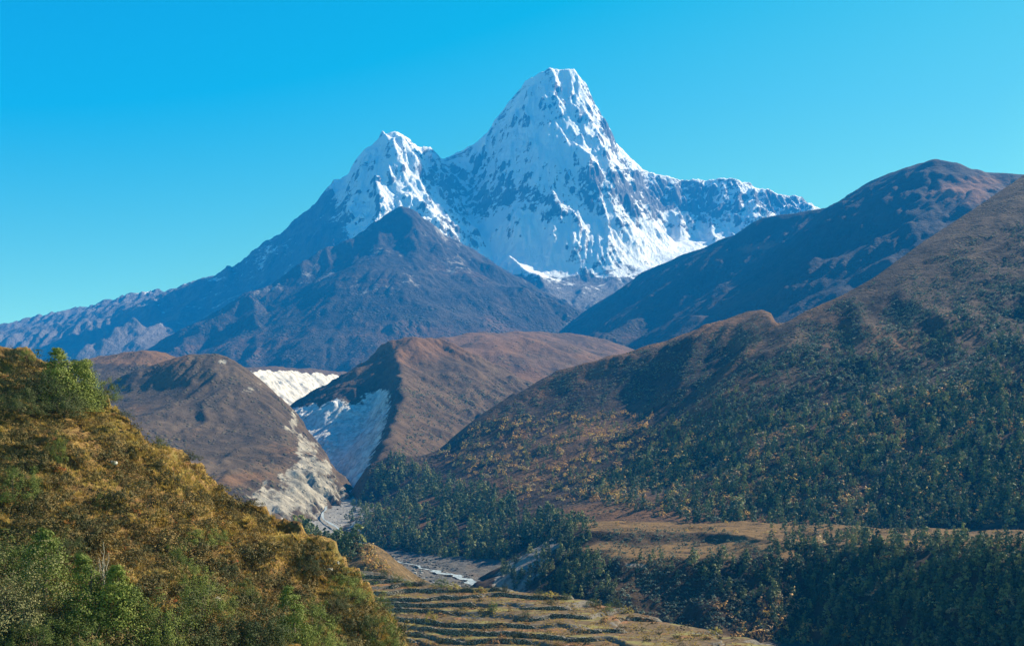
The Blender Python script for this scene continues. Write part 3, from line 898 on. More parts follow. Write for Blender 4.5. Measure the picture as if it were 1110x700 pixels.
# ---- stepped grassy river terrace and its dark bank
def build_river_terrace():
    hf = HF(-40, 460, 300, 740, 1.3)
    X, Y = hf.X, hf.Y
    wob = 7 * fbm(X / 40, Y / 40, 3, 801)
    t = sstep(110, 150, X + wob)
    yr = 652 - 70 * t + wob * 1.2
    edge = [(48, 760), (46, 600), (60, 568), (100, 562), (132, 570), (152, 585), (172, 560), (184, 520), (208, 440), (232, 360), (262, 290), (480, 290), (480, 760)]
    sd = sd_poly(X, Y, edge) + .8 * wob
    Z = -42 + .012 * (Y - 650) + 1.7 * fbm(X / 34, Y / 22, 5, 802) + .006 * np.maximum(0, X - 100)
    Z = Z + .075 * np.maximum(0, 575 - Y) * sstep(140, 180, X) + .05 * np.maximum(0, X - 200) * sstep(600, 520, Y)
    Z = Z - 6.0 * sstep(-9, 9, yr - Y) * (1 - t)
    b = np.maximum(0, sd)
    rs = sstep(125, 165, X + (575 - Y) * .25)
    Z = Z - (.58 + .34 * rs) * (np.sqrt(b * b + 25) - 5)
    bank = sstep(0, 18, b)
    Z = Z + bank * (3.0 * fbm(X / 32, Y / 32, 5, 803) + 2 * (ridged(X / 70 + .3 * perlin(X / 40, Y / 40, 9), Y / 150, 4, 804) - 1))
    Z = np.maximum(Z, -118 + fbm(X / 20, Y / 20, 3, 805))
    hf.Z = Z
    erode(hf, 20000, 24, 15, cap=1.5, mask=.4 * np.maximum(bank, .1))
    u, v = hf.px()
    tread = (1 - bank) * sstep(10, 14, np.abs(yr - Y) + 40 * t)
    hf.att['orange'] = np.clip(.15 + .55 * tread + .3 * fbm(X / 25, Y / 25, 4, 806), 0, 1)
    hf.att['veg'] = .5 + .4 * fbm(X / 30, Y / 30, 3, 807)
    hf.att['scree'] = .6 * np.exp(-((u - 690) / 30) ** 2 - ((v - 612) / 3) ** 2) + .85 * sstep(10, -10, sd_poly(u, v, [(525, 642), (556, 606), (580, 588), (604, 578), (606, 596), (588, 616), (570, 642)]) + 6 * fbm(u / 10, v / 10, 3, 808))
    hf_object('river_terrace', hf, m_hill('terrace_turf', (.05, .036, .026), (.085, .058, .038), (.125, .085, .048), .03, [(0, (.03, .035, .02)), (1, (.09, .07, .04))], .5, .38, 1.0,
                                          scree=(.24, .22, .2), orange=(.22, .14, .065)), None, label='stepped grassy river terrace with a dark bank')
    return hf


# ---- valley floor with the gravel bed
RIV = [(312, 457, 2500), (330, 480, 2100), (341, 491, 1850), (352, 507, 1600), (360, 520, 1400), (363, 537, 1180), (348, 556, 1090), (372, 580, 980), (420, 605, 850), (450, 614, 780), (480, 621, 745), (505, 628, 715), (526, 636, 680), (600, 652, 610), (680, 690, 500), (760, 780, 330), (800, 1100, 180)]


def build_valley_floor():
    hf = HF(-1700, 1900, 120, 4600, 9.0)
    W = [P(*p) for p in RIV]
    for k in range(len(W)):
        if W[k][1] < 700:
            W[k] = (W[k][0], W[k][1], -78 - (700 - W[k][1]) * .02)
    d, t = sd_line(hf.X, hf.Y, W)
    zr = np.interp(t, np.arange(len(W)), [w[2] for w in W])
    zr = np.where(hf.Y > 2300, np.interp(hf.Y, [2300, 4600], [85, 210]), zr)
    hf.Z = zr + .02 * np.maximum(0, d - 20) * sstep(2600, 1500, hf.Y) - 2
    hf.Z += .6 * fbm(hf.X / 40, hf.Y / 40, 4, 901)
    hf.att['scree'] = sstep(90, 30, d) * sstep(2400, 1700, hf.Y)
    hf.att['orange'] = np.zeros(hf.X.shape)
    hf_object('valley_floor', hf, m_hill('gravel_bed', (.10, .08, .06), (.14, .11, .08), (.18, .14, .1), .05, scree=(.24, .235, .23), bump_d=1.0, orange=(.2, .12, .08)), None, label='grey gravel valley floor between the hills')
    # fine gravel bed that shows beyond the fields
    g = HF(-190, 90, 560, 980, 1.6)
    d, t = sd_line(g.X, g.Y, W)
    zr = np.interp(t, np.arange(len(W)), [w[2] for w in W])
    g.Z = zr - 1.2 * np.exp(-(d / 4) ** 2) + .9 * fbm(g.X / 9, g.Y / 9, 4, 905) + .9 * fbm(g.X / 28, g.Y / 28, 3, 906) + .12 * np.maximum(0, d - 12)
    g.att['scree'] = np.full(g.X.shape, .9) - .5 * sstep(.1, .6, fbm(g.X / 16, g.Y / 16, 3, 907))
    g.att['orange'] = np.clip(.2 + .5 * fbm(g.X / 14, g.Y / 14, 3, 908), 0, 1)
    hf_object('riverbed', g, m_hill('boulder_bed', (.12, .10, .085), (.17, .14, .12), (.22, .18, .15), .12, scree=(.12, .115, .11), bump_d=1.0, orange=(.20, .12, .09)), d < 60, label='pale boulder riverbed winding out of the gorge')
    H['bed'] = g
    # narrow white water
    cen = []
    for i in range(2, len(W) - 2):
        a, b = np.array(W[i]), np.array(W[i + 1])
        for k in range(12):
            cen.append(a + (b - a) * k / 12)
    cen = np.array(cen)
    tg = np.gradient(cen[:, :2], axis=0)
    tg /= np.linalg.norm(tg, axis=1)[:, None]
    nrm = np.stack([-tg[:, 1], tg[:, 0]], 1)
    s = np.arange(len(cen))
    off = 2.0 * np.sin(s * .7) + 1.5 * np.sin(s * .31 + 1)
    V, Fc = [], []
    for i, c in enumerate(cen):
        w = 1.0 + .4 * math.sin(i * 1.3)
        if abs(c[1] - 718) < 36:
            w *= 3.2
        for q in (-1, -.4, .4, 1):
            x, y = c[:2] + nrm[i] * (off[i] + q * w)
            V.append((x, y, c[2] + .45 + .15 * math.sin(i * 2.1 + q * 3)))
    for i in range(len(cen) - 1):
        for q in range(3):
            Fc.append((i * 4 + q, i * 4 + q + 1, i * 4 + q + 5, i * 4 + q + 4))
    me = mesh_from('river', np.array(V), np.array(Fc))
    t = NT('white_water')
    n = t.noise(t.pos(), .5, 5, .7)
    me.materials.append(t.finish(t.ramp(n, [(.40, (.13, .17, .19)), (.70, (.55, .59, .61))]), n, .4, .3, .35, .4))
    o = bpy.data.objects.new('river', me)
    col.objects.link(o)
    o['kind'] = 'structure'
    o['label'] = 'narrow white water river running down the gravel bed'
    return hf


# ---- brown knoll just behind the near slope
def build_knoll():
    hf = HF(-190, -20, 320, 620, 1.0)
    X, Y = hf.X, hf.Y
    Z = ridge_field(X, Y, [(240, 560, 580), (300, 574, 540), (340, 582, 500), (372, 590, 465), (388, 588, 440), (398, 590, 425), (410, 604, 400), (420, 620, 375), (428, 640, 350)], .75, .5, 3)
    Z = Z + 1.2 * fbm(X / 16, Y / 16, 5, 951)
    hf.Z = Z
    u, v = hf.px()
    hf.att['scree'] = .12 + .3 * fbm(X / 12, Y / 12, 3, 952)
    hf.att['orange'] = np.full(X.shape, .55)
    hf.att['veg'] = np.full(X.shape, .5)
    hf_object('knoll', hf, m_hill('knoll_turf', (.06, .05, .03), (.10, .078, .045), (.15, .11, .062), .09, [(0, (.03, .035, .02)), (1, (.09, .07, .04))], .5, .3, .8, scree=(.30, .27, .22), orange=(.26, .17, .09)), Z > -70,
              label='small brown knoll behind the near slope')
    return hf


# ---- farm terraces
LEVEL_H = 1.2


def build_farm_terraces():
    hf = HF(-92, 130, 215, 380, .42)
    X, Y = hf.X, hf.Y
    edge = [(395, 618, 352), (420, 622, 350), (460, 629, 348), (520, 635, 344), (560, 638, 341), (600, 641, 336), (650, 652, 328), (700, 665, 316), (760, 680, 302), (820, 692, 288), (880, 702, 275), (950, 712, 262)]
    inner = [(420, 650, 330), (420, 700, 293), (500, 700, 285), (600, 700, 279), (700, 700, 273), (800, 702, 270), (500, 660, 319), (600, 662, 310), (700, 680, 297), (560, 760, 251), (700, 770, 246), (880, 720, 252)]
    Zb = tps(X, Y, [P(*p) for p in edge + inner], 1e-4)
    Zb = Zb + .5 * fbm(X / 40, Y / 26, 3, 971) + .25 * fbm(X / 12, Y / 12, 3, 972)
    e = [P(*p)[:2] for p in edge]
    foot = e + [(130, 215), (-92, 215), (-92, 352)]
    sd = sd_poly(X, Y, foot)
    q = Zb / LEVEL_H + .55 * perlin(X / 48, Y / 60, 973) + .4 * fbm(X / 19, Y / 13, 2, 979)
    fr = q - np.floor(q)
    step = np.floor(q) + sstep(.0, .14, fr) - 1 + .16 * fr
    # level index at which the riser sits
    Z = step * LEVEL_H + (Zb - q * LEVEL_H)
    # irregular collapsed parts
    c = sstep(.4, .7, fbm(X / 18, Y / 18, 3, 974))
    Z = Z * (1 - .55 * c) + (Zb - .5 * LEVEL_H) * .55 * c
    Z = Z + .10 * fbm(X / 3, Y / 3, 4, 975) - .75 * np.maximum(0, sd)
    hf.Z = Z
    hf.q = q
    hf.sd = sd
    hf.att['orange'] = np.clip(.42 + .5 * fbm(X / 14, Y / 7, 3, 976), 0, 1)
    hf.att['veg'] = np.full(X.shape, .4)
    hf.att['green'] = np.clip(.35 + .6 * fbm(X / 20, Y / 5, 3, 977), 0, 1)
    hf.att['riser'] = (fr < .16).astype(float) * (1 - c)
    t = NT('terrace_field')
    p = t.pos()
    n = t.noise(p, .9, 6, .7)
    n2 = t.noise(p, .12, 4, .6)
    cc = t.ramp(n, [(.3, (.038, .028, .018)), (.5, (.085, .06, .035)), (.7, (.17, .118, .065))])
    g = t.math('ADD', t.attr('green'), t.math('MULTIPLY', t.math('SUBTRACT', n2, .5), .8))
    cc = t.mix(t.step(g, .45, .7), cc, t.mix(n, (.10, .10, .035), (.20, .17, .065)))
    o_ = t.math('ADD', t.attr('orange'), t.math('MULTIPLY', t.math('SUBTRACT', n, .5), .9))
    cc = t.mix(t.step(o_, .62, .8), cc, (.20, .10, .05))
    st = t.mix(t.voro(p, 2.2), (.16, .145, .13), (.06, .055, .05))
    cc = t.mix(t.attr('riser'), cc, st)
    hf_object('farm_terraces', hf, t.finish(cc, n, .7, .25), hf.sd < 40, label='terraced brown fields stepping down below the near slope')
    return hf


# ---- the near slope on the left
NEAR_RIDGE = [(-160, 335, 116), (-80, 352, 112), (0, 380, 107), (30, 386, 105), (60, 402, 103), (90, 420, 101), (113, 434, 100), (150, 464, 98), (200, 501, 96), (240, 528, 94), (280, 555, 91), (320, 578, 88), (345, 590, 86), (372, 612, 84), (395, 634, 82), (415, 660, 79), (432, 684, 76), (442, 700, 74), (456, 730, 71), (474, 775, 67), (500, 850, 60)]


def build_near_slope():
    hf = HF(-90, 14, 28, 150, .22)
    X, Y = hf.X, hf.Y
    inner = [(0, 700, 56), (0, 640, 63), (0, 560, 73), (0, 480, 85), (0, 430, 95), (100, 700, 58), (100, 620, 67), (100, 540, 78), (100, 480, 88), (200, 700, 61), (200, 620, 72), (200, 560, 82), (300, 700, 65), (300, 640, 75), (380, 700, 69), (380, 660, 75), (300, 800, 55), (100, 820, 47),
             (0, 900, 42), (400, 800, 58), (-150, 600, 70), (-150, 450, 92), (-150, 800, 50)]
    pts = [P(*p) for p in NEAR_RIDGE + inner]
    for i, p in enumerate(NEAR_RIDGE):
        a = P(*p)
        pts.append((a[0] + 6, a[1] + 8, a[2] + 1.2))
    Z = tps(X, Y, pts, 1e-4)
    far = [P(*p) for p in NEAR_RIDGE]
    sd = sd_poly(X, Y, [q[:2] for q in far] + [(14, 20), (-110, 20), (-110, 150)])
    sr_ = sd + .7 * fbm(X / 5, Y / 5, 3, 980)
    Z = Z - 1.7 * (np.sqrt(np.maximum(0, sr_ + .4) ** 2 + .3) - .55)
    Z = Z + .55 * fbm(X / 9, Y / 9, 3, 981)
    # cattle-track terracettes along the contours
    h = Z + .9 * fbm(X / 11, Y / 11, 3, 982)
    lam = 1.2
    q = h / lam
    fr = q - np.floor(q)
    am = 1.0 * sstep(-.4, .2, fbm(X / 7, Y / 7, 3, 983))
    Z = Z + am * lam * (sstep(0, .2, fr) - fr)
    Z = Z + .20 * fbm(X / 1.3, Y / 1.3, 4, 984) + .16 * (ridged(X / 1.1, Y / 1.1, 3, 985) - .8)
    hf.Z = Z
    hf.att['dry'] = np.clip(.5 + .55 * fbm(X / 6, Y / 6, 4, 986) + .25 * sstep(-30, -10, X), 0, 1)
    hf.att['green'] = np.clip(.35 + .6 * fbm(X / 8, Y / 8, 3, 987), 0, 1)
    t = NT('dry_slope')
    p = t.pos()
    n = t.noise(p, 1.6, 6, .7)
    n2 = t.noise(p, .35, 4, .6)
    cc = t.ramp(n, [(.28, (.045, .028, .014)), (.45, (.12, .070, .028)), (.58, (.21, .135, .048)), (.75, (.30, .20, .075))])
    g = t.math('ADD', t.attr('green'), t.math('MULTIPLY', t.math('SUBTRACT', n2, .5), .9))
    cc = t.mix(t.step(g, .5, .75), cc, t.mix(n, (.06, .055, .018), (.20, .165, .05)))
    r = t.noise(p, .55, 3, .6)
    cc = t.mix(t.math('MULTIPLY', t.step(r, .60, .72), .7), cc, (.27, .09, .035))
    hf_object('near_slope', hf, t.finish(cc, n, 1.0, .35), (np.abs(X / Y) < .62) & (sd < 22), label='steep dry grass slope in the near left corner')
    return hf


H = {}
H['snow'] = build_snow_mountain()
H['foot'] = build_foothill()
H['brown'] = build_brown_mountain()
H['gap'] = build_gap_hills()
H['mor'] = build_moraine_hill()
H['ridge'] = build_moraine_ridge()
H['cliff'] = build_white_cliff()
H['hill'] = build_hillside()
H['bench'] = build_river_terrace()
H['floor'] = build_valley_floor()
H['knoll'] = build_knoll()
H['farm'] = build_farm_terraces()
H['near'] = build_near_slope()

# ---- the air
def build_haze():
    x0, x1, y0, y1, z0, z1 = -4700, 3400, -400, 7800, -130, 2600
    V = np.array([(x, y, z) for x in (x0, x1) for y in (y0, y1) for z in (z0, z1)], float)
    Fc = np.array([(0, 1, 3, 2), (4, 6, 7, 5), (0, 4, 5, 1), (2, 3, 7, 6), (0, 2, 6, 4), (1, 5, 7, 3)])
    me = mesh_from('haze', V, Fc, False)
    t = NT('air')
    v = t.new('ShaderNodeVolumePrincipled')
    v.inputs['Color'].default_value = (*HAZE_COLOR, 1)
    v.inputs['Density'].default_value = HAZE_DENSITY
    t.link(v.outputs[0], t.out.inputs['Volume'])
    me.materials.append(t.m)
    o = bpy.data.objects.new('haze', me)
    col.objects.link(o)
    o['kind'] = 'stuff'
    o['label'] = 'thin blue air that fades the far mountains'


build_haze()

# ================================================================== PLANTS, STONES, WALLS
def quads_from(c, size, r, out=None, k=1.1):
    """one small rhombus leaf per centre; leaf normals lean outwards so that a crown has a lit and a shaded side"""
    n = len(c)
    nr = r.normal(size=(n, 3))
    nr /= np.linalg.norm(nr, axis=1)[:, None]
    if out is not None:
        o = out / (np.linalg.norm(out, axis=1)[:, None] + 1e-9)
        nr = nr + k * o
        nr /= np.linalg.norm(nr, axis=1)[:, None]
    a = r.normal(size=(n, 3))
    a -= nr * (a * nr).sum(1)[:, None]
    a /= np.linalg.norm(a, axis=1)[:, None]
    b = np.cross(nr, a)
    size = np.asarray(size)[:, None]
    w = r.uniform(.4, .7, (n, 1))
    V = np.stack([c - a * size, c - b * size * w, c + a * size, c + b * size * w], 1).reshape(-1, 3)
    Q = np.arange(n * 4).reshape(-1, 4)
    return V, Q


def crown_conifer(seed, clumps, per, leaf, spread=.24, base=.08, taper=.85, lean=.04):
    r = np.random.default_rng(seed)
    t = base + (1 - base) * r.random(clumps) ** 1.25 * .98
    ang = r.random(clumps) * 2 * np.pi
    prof = spread * np.clip((1 - t) / (1 - base), 0, 1) ** taper + .012
    prof *= np.clip((t - base) / .10 + .45, 0, 1)
    rad = prof * r.uniform(.55, 1.12, clumps)
    C = np.stack([np.cos(ang) * rad, np.sin(ang) * rad, t - rad * .25], 1)
    sig = (.30 if clumps < 60 else .19) * prof + .012
    d = r.normal(size=(clumps * per, 3)) * np.repeat(sig, per)[:, None] * np.array([1, 1, .6])
    c = np.repeat(C, per, 0) + d
    c[:, 2] = np.maximum(c[:, 2], .01)
    out = c * np.array([1, 1, 0])
    out /= np.linalg.norm(out, axis=1)[:, None] + 1e-6
    out = out + 1.2 * d / (np.linalg.norm(d, axis=1)[:, None] + 1e-9)
    out[:, 2] += .35
    c[:, 0] += lean * c[:, 2]
    return quads_from(c, leaf * r.uniform(.6, 1.35, len(c)), r, out, 2.2)


def crown_bush(seed, clumps, per, leaf, wid=.6, up=.5, ragged=.35):
    """an irregular dome of leaf clumps, height 1, base at 0"""
    r = np.random.default_rng(seed)
    d = r.normal(size=(clumps, 3))
    d[:, 2] = np.abs(d[:, 2]) * .9 + .05
    d /= np.linalg.norm(d, axis=1)[:, None]
    lob = 1 + ragged * perlin(d[:, 0] * 2.2 + seed, d[:, 1] * 2.2 + d[:, 2] * 1.7, seed) * 1.4
    rad = r.uniform(.5, 1.0, clumps) ** .6 * lob
    C = d * rad[:, None] * np.array([wid, wid, .92])
    d = r.normal(size=(clumps * per, 3)) * (.085 if clumps < 60 else .05)
    c = np.repeat(C, per, 0) + d
    c[:, 2] = np.clip(c[:, 2], .0, 1.15)
    u = np.repeat(C / (np.linalg.norm(C, axis=1)[:, None] + 1e-9), per, 0)
    u = u + 1.1 * d / (np.linalg.norm(d, axis=1)[:, None] + 1e-9) + np.array([0, 0, up * .5])
    return quads_from(c, leaf * r.uniform(.6, 1.4, len(c)), r, u, 2.4)


def tube(pts, rads, n=6):
    V, Q = [], []
    pts = [np.array(p, float) for p in pts]
    for i, p in enumerate(pts):
        d = pts[min(i + 1, len(pts) - 1)] - pts[max(i - 1, 0)]
        d /= np.linalg.norm(d) + 1e-9
        a = np.cross(d, (0.3, 1, 0.1))
        a /= np.linalg.norm(a)
        b = np.cross(d, a)
        for k in range(n):
            t = 2 * np.pi * k / n
            V.append(p + (a * math.cos(t) + b * math.sin(t)) * rads[i])
    for i in range(len(pts) - 1):
        for k in range(n):
            Q.append((i * n + k, i * n + (k + 1) % n, (i + 1) * n + (k + 1) % n, (i + 1) * n + k))
    return np.array(V), np.array(Q)


def join(parts):
    V, Q, o = [], [], 0
    for v, q in parts:
        V.append(v)
        Q.append(q + o)
        o += len(v)
    return np.concatenate(V), np.concatenate(Q)


def trunk_mesh(seed, h=.9, r0=.022, limbs=5, n=5):
    r = np.random.default_rng(seed)
    parts = [tube([(0, 0, -.06), (.01, 0, h * .3), (.03, .01, h * .7), (.04, 0, h)], [r0 * 1.25, r0, r0 * .55, r0 * .15], n)]
    for i in range(limbs):
        t = h * r.uniform(.2, .75)
        a = r.random() * 6.28
        l = .22 * (1.1 - t)
        b = np.array([.02, 0, t])
        parts.append(tube([b, b + np.array([math.cos(a) * l * .5, math.sin(a) * l * .5, l * .25]), b + np.array([math.cos(a) * l, math.sin(a) * l, l * .3])], [r0 * .4, r0 * .28, r0 * .1], 4))
    return join(parts)


def stems_mesh(seed, n=6, h=.7, r0=.018, spread=.35):
    r = np.random.default_rng(seed)
    parts = []
    for i in range(n):
        a = r.random() * 6.28
        s = spread * r.uniform(.3, 1)
        parts.append(tube([(0, 0, -.08), (math.cos(a) * s * .4, math.sin(a) * s * .4, h * .4), (math.cos(a) * s, math.sin(a) * s, h * r.uniform(.7, 1))], [r0, r0 * .7, r0 * .2], 4))
    return join(parts)


def march(u, v, hf, y0, y1, ratio=1.004):
    """first hit of photo rays with a height field -> x, y, z, ok"""
    du, dv = (np.asarray(u) - CX) / F, (HY - np.asarray(v)) / F
    hit = np.zeros(len(du))
    live = np.ones(len(du), bool)
    Yc = y0
    while Yc < y1 and live.any():
        i = np.where(live)[0]
        z = hf.sample(du[i] * Yc, np.full(len(i), Yc))
        h = z >= dv[i] * Yc
        hit[i[h]] = Yc * (1 - (ratio - 1) * .5)
        live[i[h]] = False
        Yc *= ratio
    ok = ~live
    x, y = du * hit, hit
    z = np.where(ok, hf.sample(x, y), 0)
    ok &= z > -1e5
    return x, y, z, ok


def zone(poly, n, hf, y0, y1, seed, clump=0.0, csc=30.0, jit=True):
    r = np.random.default_rng(seed)
    poly = np.array(poly, float)
    lo, hi = poly.min(0), poly.max(0)
    m = n * 6
    u = r.uniform(lo[0], hi[0], m)
    v = r.uniform(lo[1], hi[1], m)
    k = sd_poly(u, v, poly) < 5 * fbm(u / 25, v / 25, 2, seed)
    u, v = u[k], v[k]
    if clump:
        k = fbm(u / csc, v / (csc * .6), 3, seed + 5) * 1.2 + r.uniform(-.5, .5, len(u)) > clump
        u, v = u[k], v[k]
    u, v = u[:n], v[:n]
    x, y, z, ok = march(u, v, hf, y0, y1)
    return np.stack([x, y, z], 1)[ok]


class Mass:
    """many plants of one kind: the largest in the picture become individuals, the rest one merged stuff object"""

    def __init__(self, kind, label, cat, protos, mats, trunk=None, trunk_mat=None):
        self.kind, self.label, self.cat = kind, label, cat
        self.protos, self.mats, self.trunk, self.trunk_mat = protos, mats, trunk, trunk_mat
        self.items = []     # x, y, z, h, group label, group

    def add(self, pts, hlo, hhi, label, group, r):
        for p in pts:
            self.items.append((p[0], p[1], p[2], (hlo + (hhi - hlo) * r.random() ** 1.5) * (1.25 if r.random() < .12 else 1), label, group))

    def build(self, limit, stuff_name, stuff_label, tint_mat):
        r = np.random.default_rng(abs(hash(self.kind)) % 1000 if False else len(self.items))
        it = sorted(self.items, key=lambda q: -q[3] / q[1])
        meshes, tmesh = [], []
        for i, (V, Q) in enumerate(self.protos):
            me = mesh_from(self.kind + '_leaves', V, Q, False)
            me.materials.append(self.mats[i % len(self.mats)])
            meshes.append(me)
        if self.trunk:
            V, Q = self.trunk
            tm = mesh_from(self.kind + '_wood', V, Q, True)
            tm.materials.append(self.trunk_mat)
        for (x, y, z, h, lab, grp) in it[:limit]:
            k = r.integers(len(meshes))
            w = h * r.uniform(.85, 1.2)
            if self.trunk:
                root = bpy.data.objects.new(self.kind, None)
                root.empty_display_size = .3
                col.objects.link(root)
                c = bpy.data.objects.new('crown', meshes[k])
                t = bpy.data.objects.new('trunk', tm)
                for o in (c, t):
                    o.parent = root
                    col.objects.link(o)
            else:
                root = bpy.data.objects.new(self.kind, meshes[k])
                col.objects.link(root)
            root.location = (x, y, z - .03 * h)
            root.rotation_euler = (0, 0, r.random() * 6.28)
            root.scale = (w, w, h)
            root['label'] = lab
            root['category'] = self.cat
            root['group'] = grp
        rest = it[limit:]
        if rest and stuff_name:
            Vs, Qs, Ts, o = [], [], [], 0
            for j, (x, y, z, h, lab, grp) in enumerate(rest):
                V, Q = self.protos[r.integers(len(self.protos))]
                a = r.random() * 6.28
                ca, sa = math.cos(a), math.sin(a)
                w = h * r.uniform(.8, 1.25)
                W = np.stack([(V[:, 0] * ca - V[:, 1] * sa) * w + x, (V[:, 0] * sa + V[:, 1] * ca) * w + y, V[:, 2] * h + z - .03 * h], 1)
                Vs.append(W)
                Qs.append(Q + o)
                Ts.append(np.full(len(V), r.random()))
                o += len(V)
            me = mesh_from(stuff_name, np.concatenate(Vs), np.concatenate(Qs), False, {'tint': np.concatenate(Ts)})
            me.materials.append(tint_mat)
            ob = bpy.data.objects.new(stuff_name, me)
            col.objects.link(ob)
            ob['kind'] = 'stuff'
            ob['label'] = stuff_label


R = np.random.default_rng(99)
bark = m_plain('bark', (.05, .04, .032), (.12, .095, .075), 6.0, .5, .05)

# ---------------------------------------------------------------- valley conifers
con_stops = [(.1, (.026, .05, .036)), (.4, (.05, .085, .05)), (.65, (.10, .135, .06)), (.85, (.19, .20, .075))]
con = Mass('conifer_tree', '', 'tree', [crown_conifer(s, 26, 7, .070, spread=sp, base=.06, taper=tp) for s, sp, tp in ((1, .26, .75), (2, .32, .6), (3, .22, .85), (4, .36, .55), (5, .28, .7))],
           [m_leaf('conifer_needles', con_stops, .25, rnd=.75)], trunk_mesh(5, .9, .02, 3), bark)
hill, bench, knoll, farm, near = H['hill'], H['bench'], H['knoll'], H['farm'], H['near']
Z1 = [(424, 486), (450, 505), (500, 522), (560, 545), (640, 568), (640, 582), (600, 580), (565, 592), (540, 608), (500, 606), (470, 603), (430, 600), (400, 598), (374, 565), (395, 540)]
con.add(zone(Z1, 900, hill, 650, 1500, 1, -.35), 6, 13, 'dark conifer in the wood on the slope below the pointed moraine hill', 'conifers below the moraine hill', R)
Z3 = [(620, 535), (680, 505), (740, 480), (830, 450), (960, 425), (1200, 398), (1200, 560), (900, 578), (760, 566), (660, 548)]
con.add(zone(Z3, 1800, hill, 650, 1500, 2, .0, 50), 4, 11.5, 'dark conifer in the wood on the lower right hillside', 'conifers on the right hillside', R)
con.add(zone([(700, 470), (860, 385), (1200, 320), (1200, 400), (900, 440), (760, 478)], 420, hill, 650, 1700, 3, .1, 40), 4, 7, 'dark conifer scattered among shrubs halfway up the right hillside', 'conifers halfway up the right hillside', R)
con.add(zone([(830, 588), (900, 582), (1200, 580), (1200, 720), (850, 720), (832, 655)], 1650, bench, 305, 720, 4, -.4, 30), 3.2, 7, 'dark conifer on the shaded bank at the lower right', 'conifers on the shaded bank', R)
con.add(zone([(745, 606), (835, 600), (835, 650), (800, 650), (760, 630)], 60, bench, 305, 720, 5, -.1, 20), 4, 7.5, 'conifer on the dark bank in front of the grassy river terrace', 'conifers in front of the river terrace', R)
con.add(zone([(575, 566), (640, 566), (640, 600), (632, 648), (600, 645), (585, 620)], 170, hill, 640, 900, 6, -.2, 20), 5, 8, 'conifer beside the pale bluff at the end of the river terrace', 'conifers beside the pale bluff', R)
con.add(zone([(630, 590), (660, 610), (668, 650), (600, 648), (612, 610)], 60, bench, 305, 720, 16, -.1, 20), 4, 7, 'conifer on the end of the bank beside the pale bluff', 'conifers on the end of the bank', R)
con.add(zone([(835, 572), (1000, 560), (1000, 588), (840, 590)], 60, bench, 305, 740, 7, .0, 20), 4, 7, 'conifer standing along the edge of the river terrace', 'conifers on the terrace edge', R)
con.add(zone([(470, 490), (520, 460), (620, 440), (720, 450), (760, 470), (700, 500), (620, 530), (560, 535)], 260, hill, 650, 1500, 8, .1, 25), 4, 7, 'conifer among yellow shrubs on the middle slope', 'conifers among the yellow shrubs', R)
con.add(zone([(680, 606), (735, 604), (745, 640), (690, 640)], 9, bench, 305, 720, 17), 4, 6.5, 'lone conifer on the bare brown bank', 'lone conifers on the bare bank', R)
kz = zone([(300, 566), (330, 572), (372, 585), (392, 592), (380, 612), (350, 606), (320, 590)], 90, knoll, 330, 610, 9)
con.add(kz, 5.5, 9, 'dark conifer on the little knoll behind the near slope', 'conifers on the little knoll', R)
con.add(zone([(530, 600), (560, 575), (640, 566), (650, 600), (640, 645), (560, 640)], 260, bench, 305, 740, 18, -.1, 20), 4, 7.5, 'conifer on the end of the bank beside the pale bluff', 'conifers on the end of the bank', R)
con.build(300, 'conifer_forest', 'dark conifer forest covering the far slopes and banks', m_leaf('forest_needles', con_stops, .25, attr=True, rnd=.75))

# ---------------------------------------------------------------- valley autumn shrubs
aut_stops = [(.15, (.12, .12, .05)), (.32, (.24, .18, .09)), (.48, (.36, .20, .09)), (.62, (.50, .27, .08)), (.75, (.58, .38, .08)), (.9, (.42, .33, .22))]
aut = Mass('autumn_shrub', '', 'shrub', [crown_bush(s, 16, 5, .13, w) for s, w in ((11, .6), (12, .75), (13, .5), (14, .85))], [m_leaf('autumn_leaves', aut_stops, .12, rnd=.75)])
aut.add(zone([(470, 490), (520, 458), (600, 445), (700, 448), (760, 470), (745, 520), (660, 545), (560, 538), (500, 516)], 850, hill, 650, 1500, 21, -.2, 25), 2.5, 5.5, 'round autumn shrub in the yellow thicket on the middle slope', 'autumn shrubs on the middle slope', R)
aut.add(zone(Z3, 950, hill, 650, 1500, 22, .0, 40), 3, 6, 'autumn shrub among dark conifers on the right hillside', 'autumn shrubs on the right hillside', R)
aut.add(zone(Z1, 90, hill, 650, 1500, 23, .1), 2.5, 5, 'autumn shrub inside the conifer wood below the moraine', 'autumn shrubs in the conifer wood', R)
aut.add(zone([(1000, 430), (860, 500), (800, 540), (830, 545), (960, 470), (1100, 400)], 160, hill, 650, 1500, 24), 2.5, 5, 'autumn shrub along the lit crest on the right hillside', 'autumn shrubs along the crest', R)
aut.add(zone([(765, 648), (860, 640), (905, 690), (880, 700), (800, 690)], 90, bench, 305, 720, 25), 2, 4.2, 'pale autumn shrub at the foot of the shaded bank', 'autumn shrubs at the foot of the bank', R)
aut.add(zone([(830, 588), (1200, 580), (1200, 700), (850, 700)], 150, bench, 305, 720, 26, .1, 30), 2, 4, 'grey autumn shrub on the shaded bank at the lower right', 'autumn shrubs on the shaded bank', R)
aut.add(zone([(575, 566), (650, 566), (650, 600), (632, 648), (560, 640), (585, 610)], 130, hill, 640, 900, 27, -.1, 20), 2, 4, 'autumn shrub near the pale bluff', 'autumn shrubs near the pale bluff', R)
aut.add(zone([(650, 556), (860, 555), (1000, 560), (1200, 562), (1200, 580), (900, 582), (660, 574)], 260, bench, 500, 740, 28, -.1, 25), 1, 2.4, 'low autumn shrub on top of the river terrace', 'autumn shrubs on the river terrace', R)
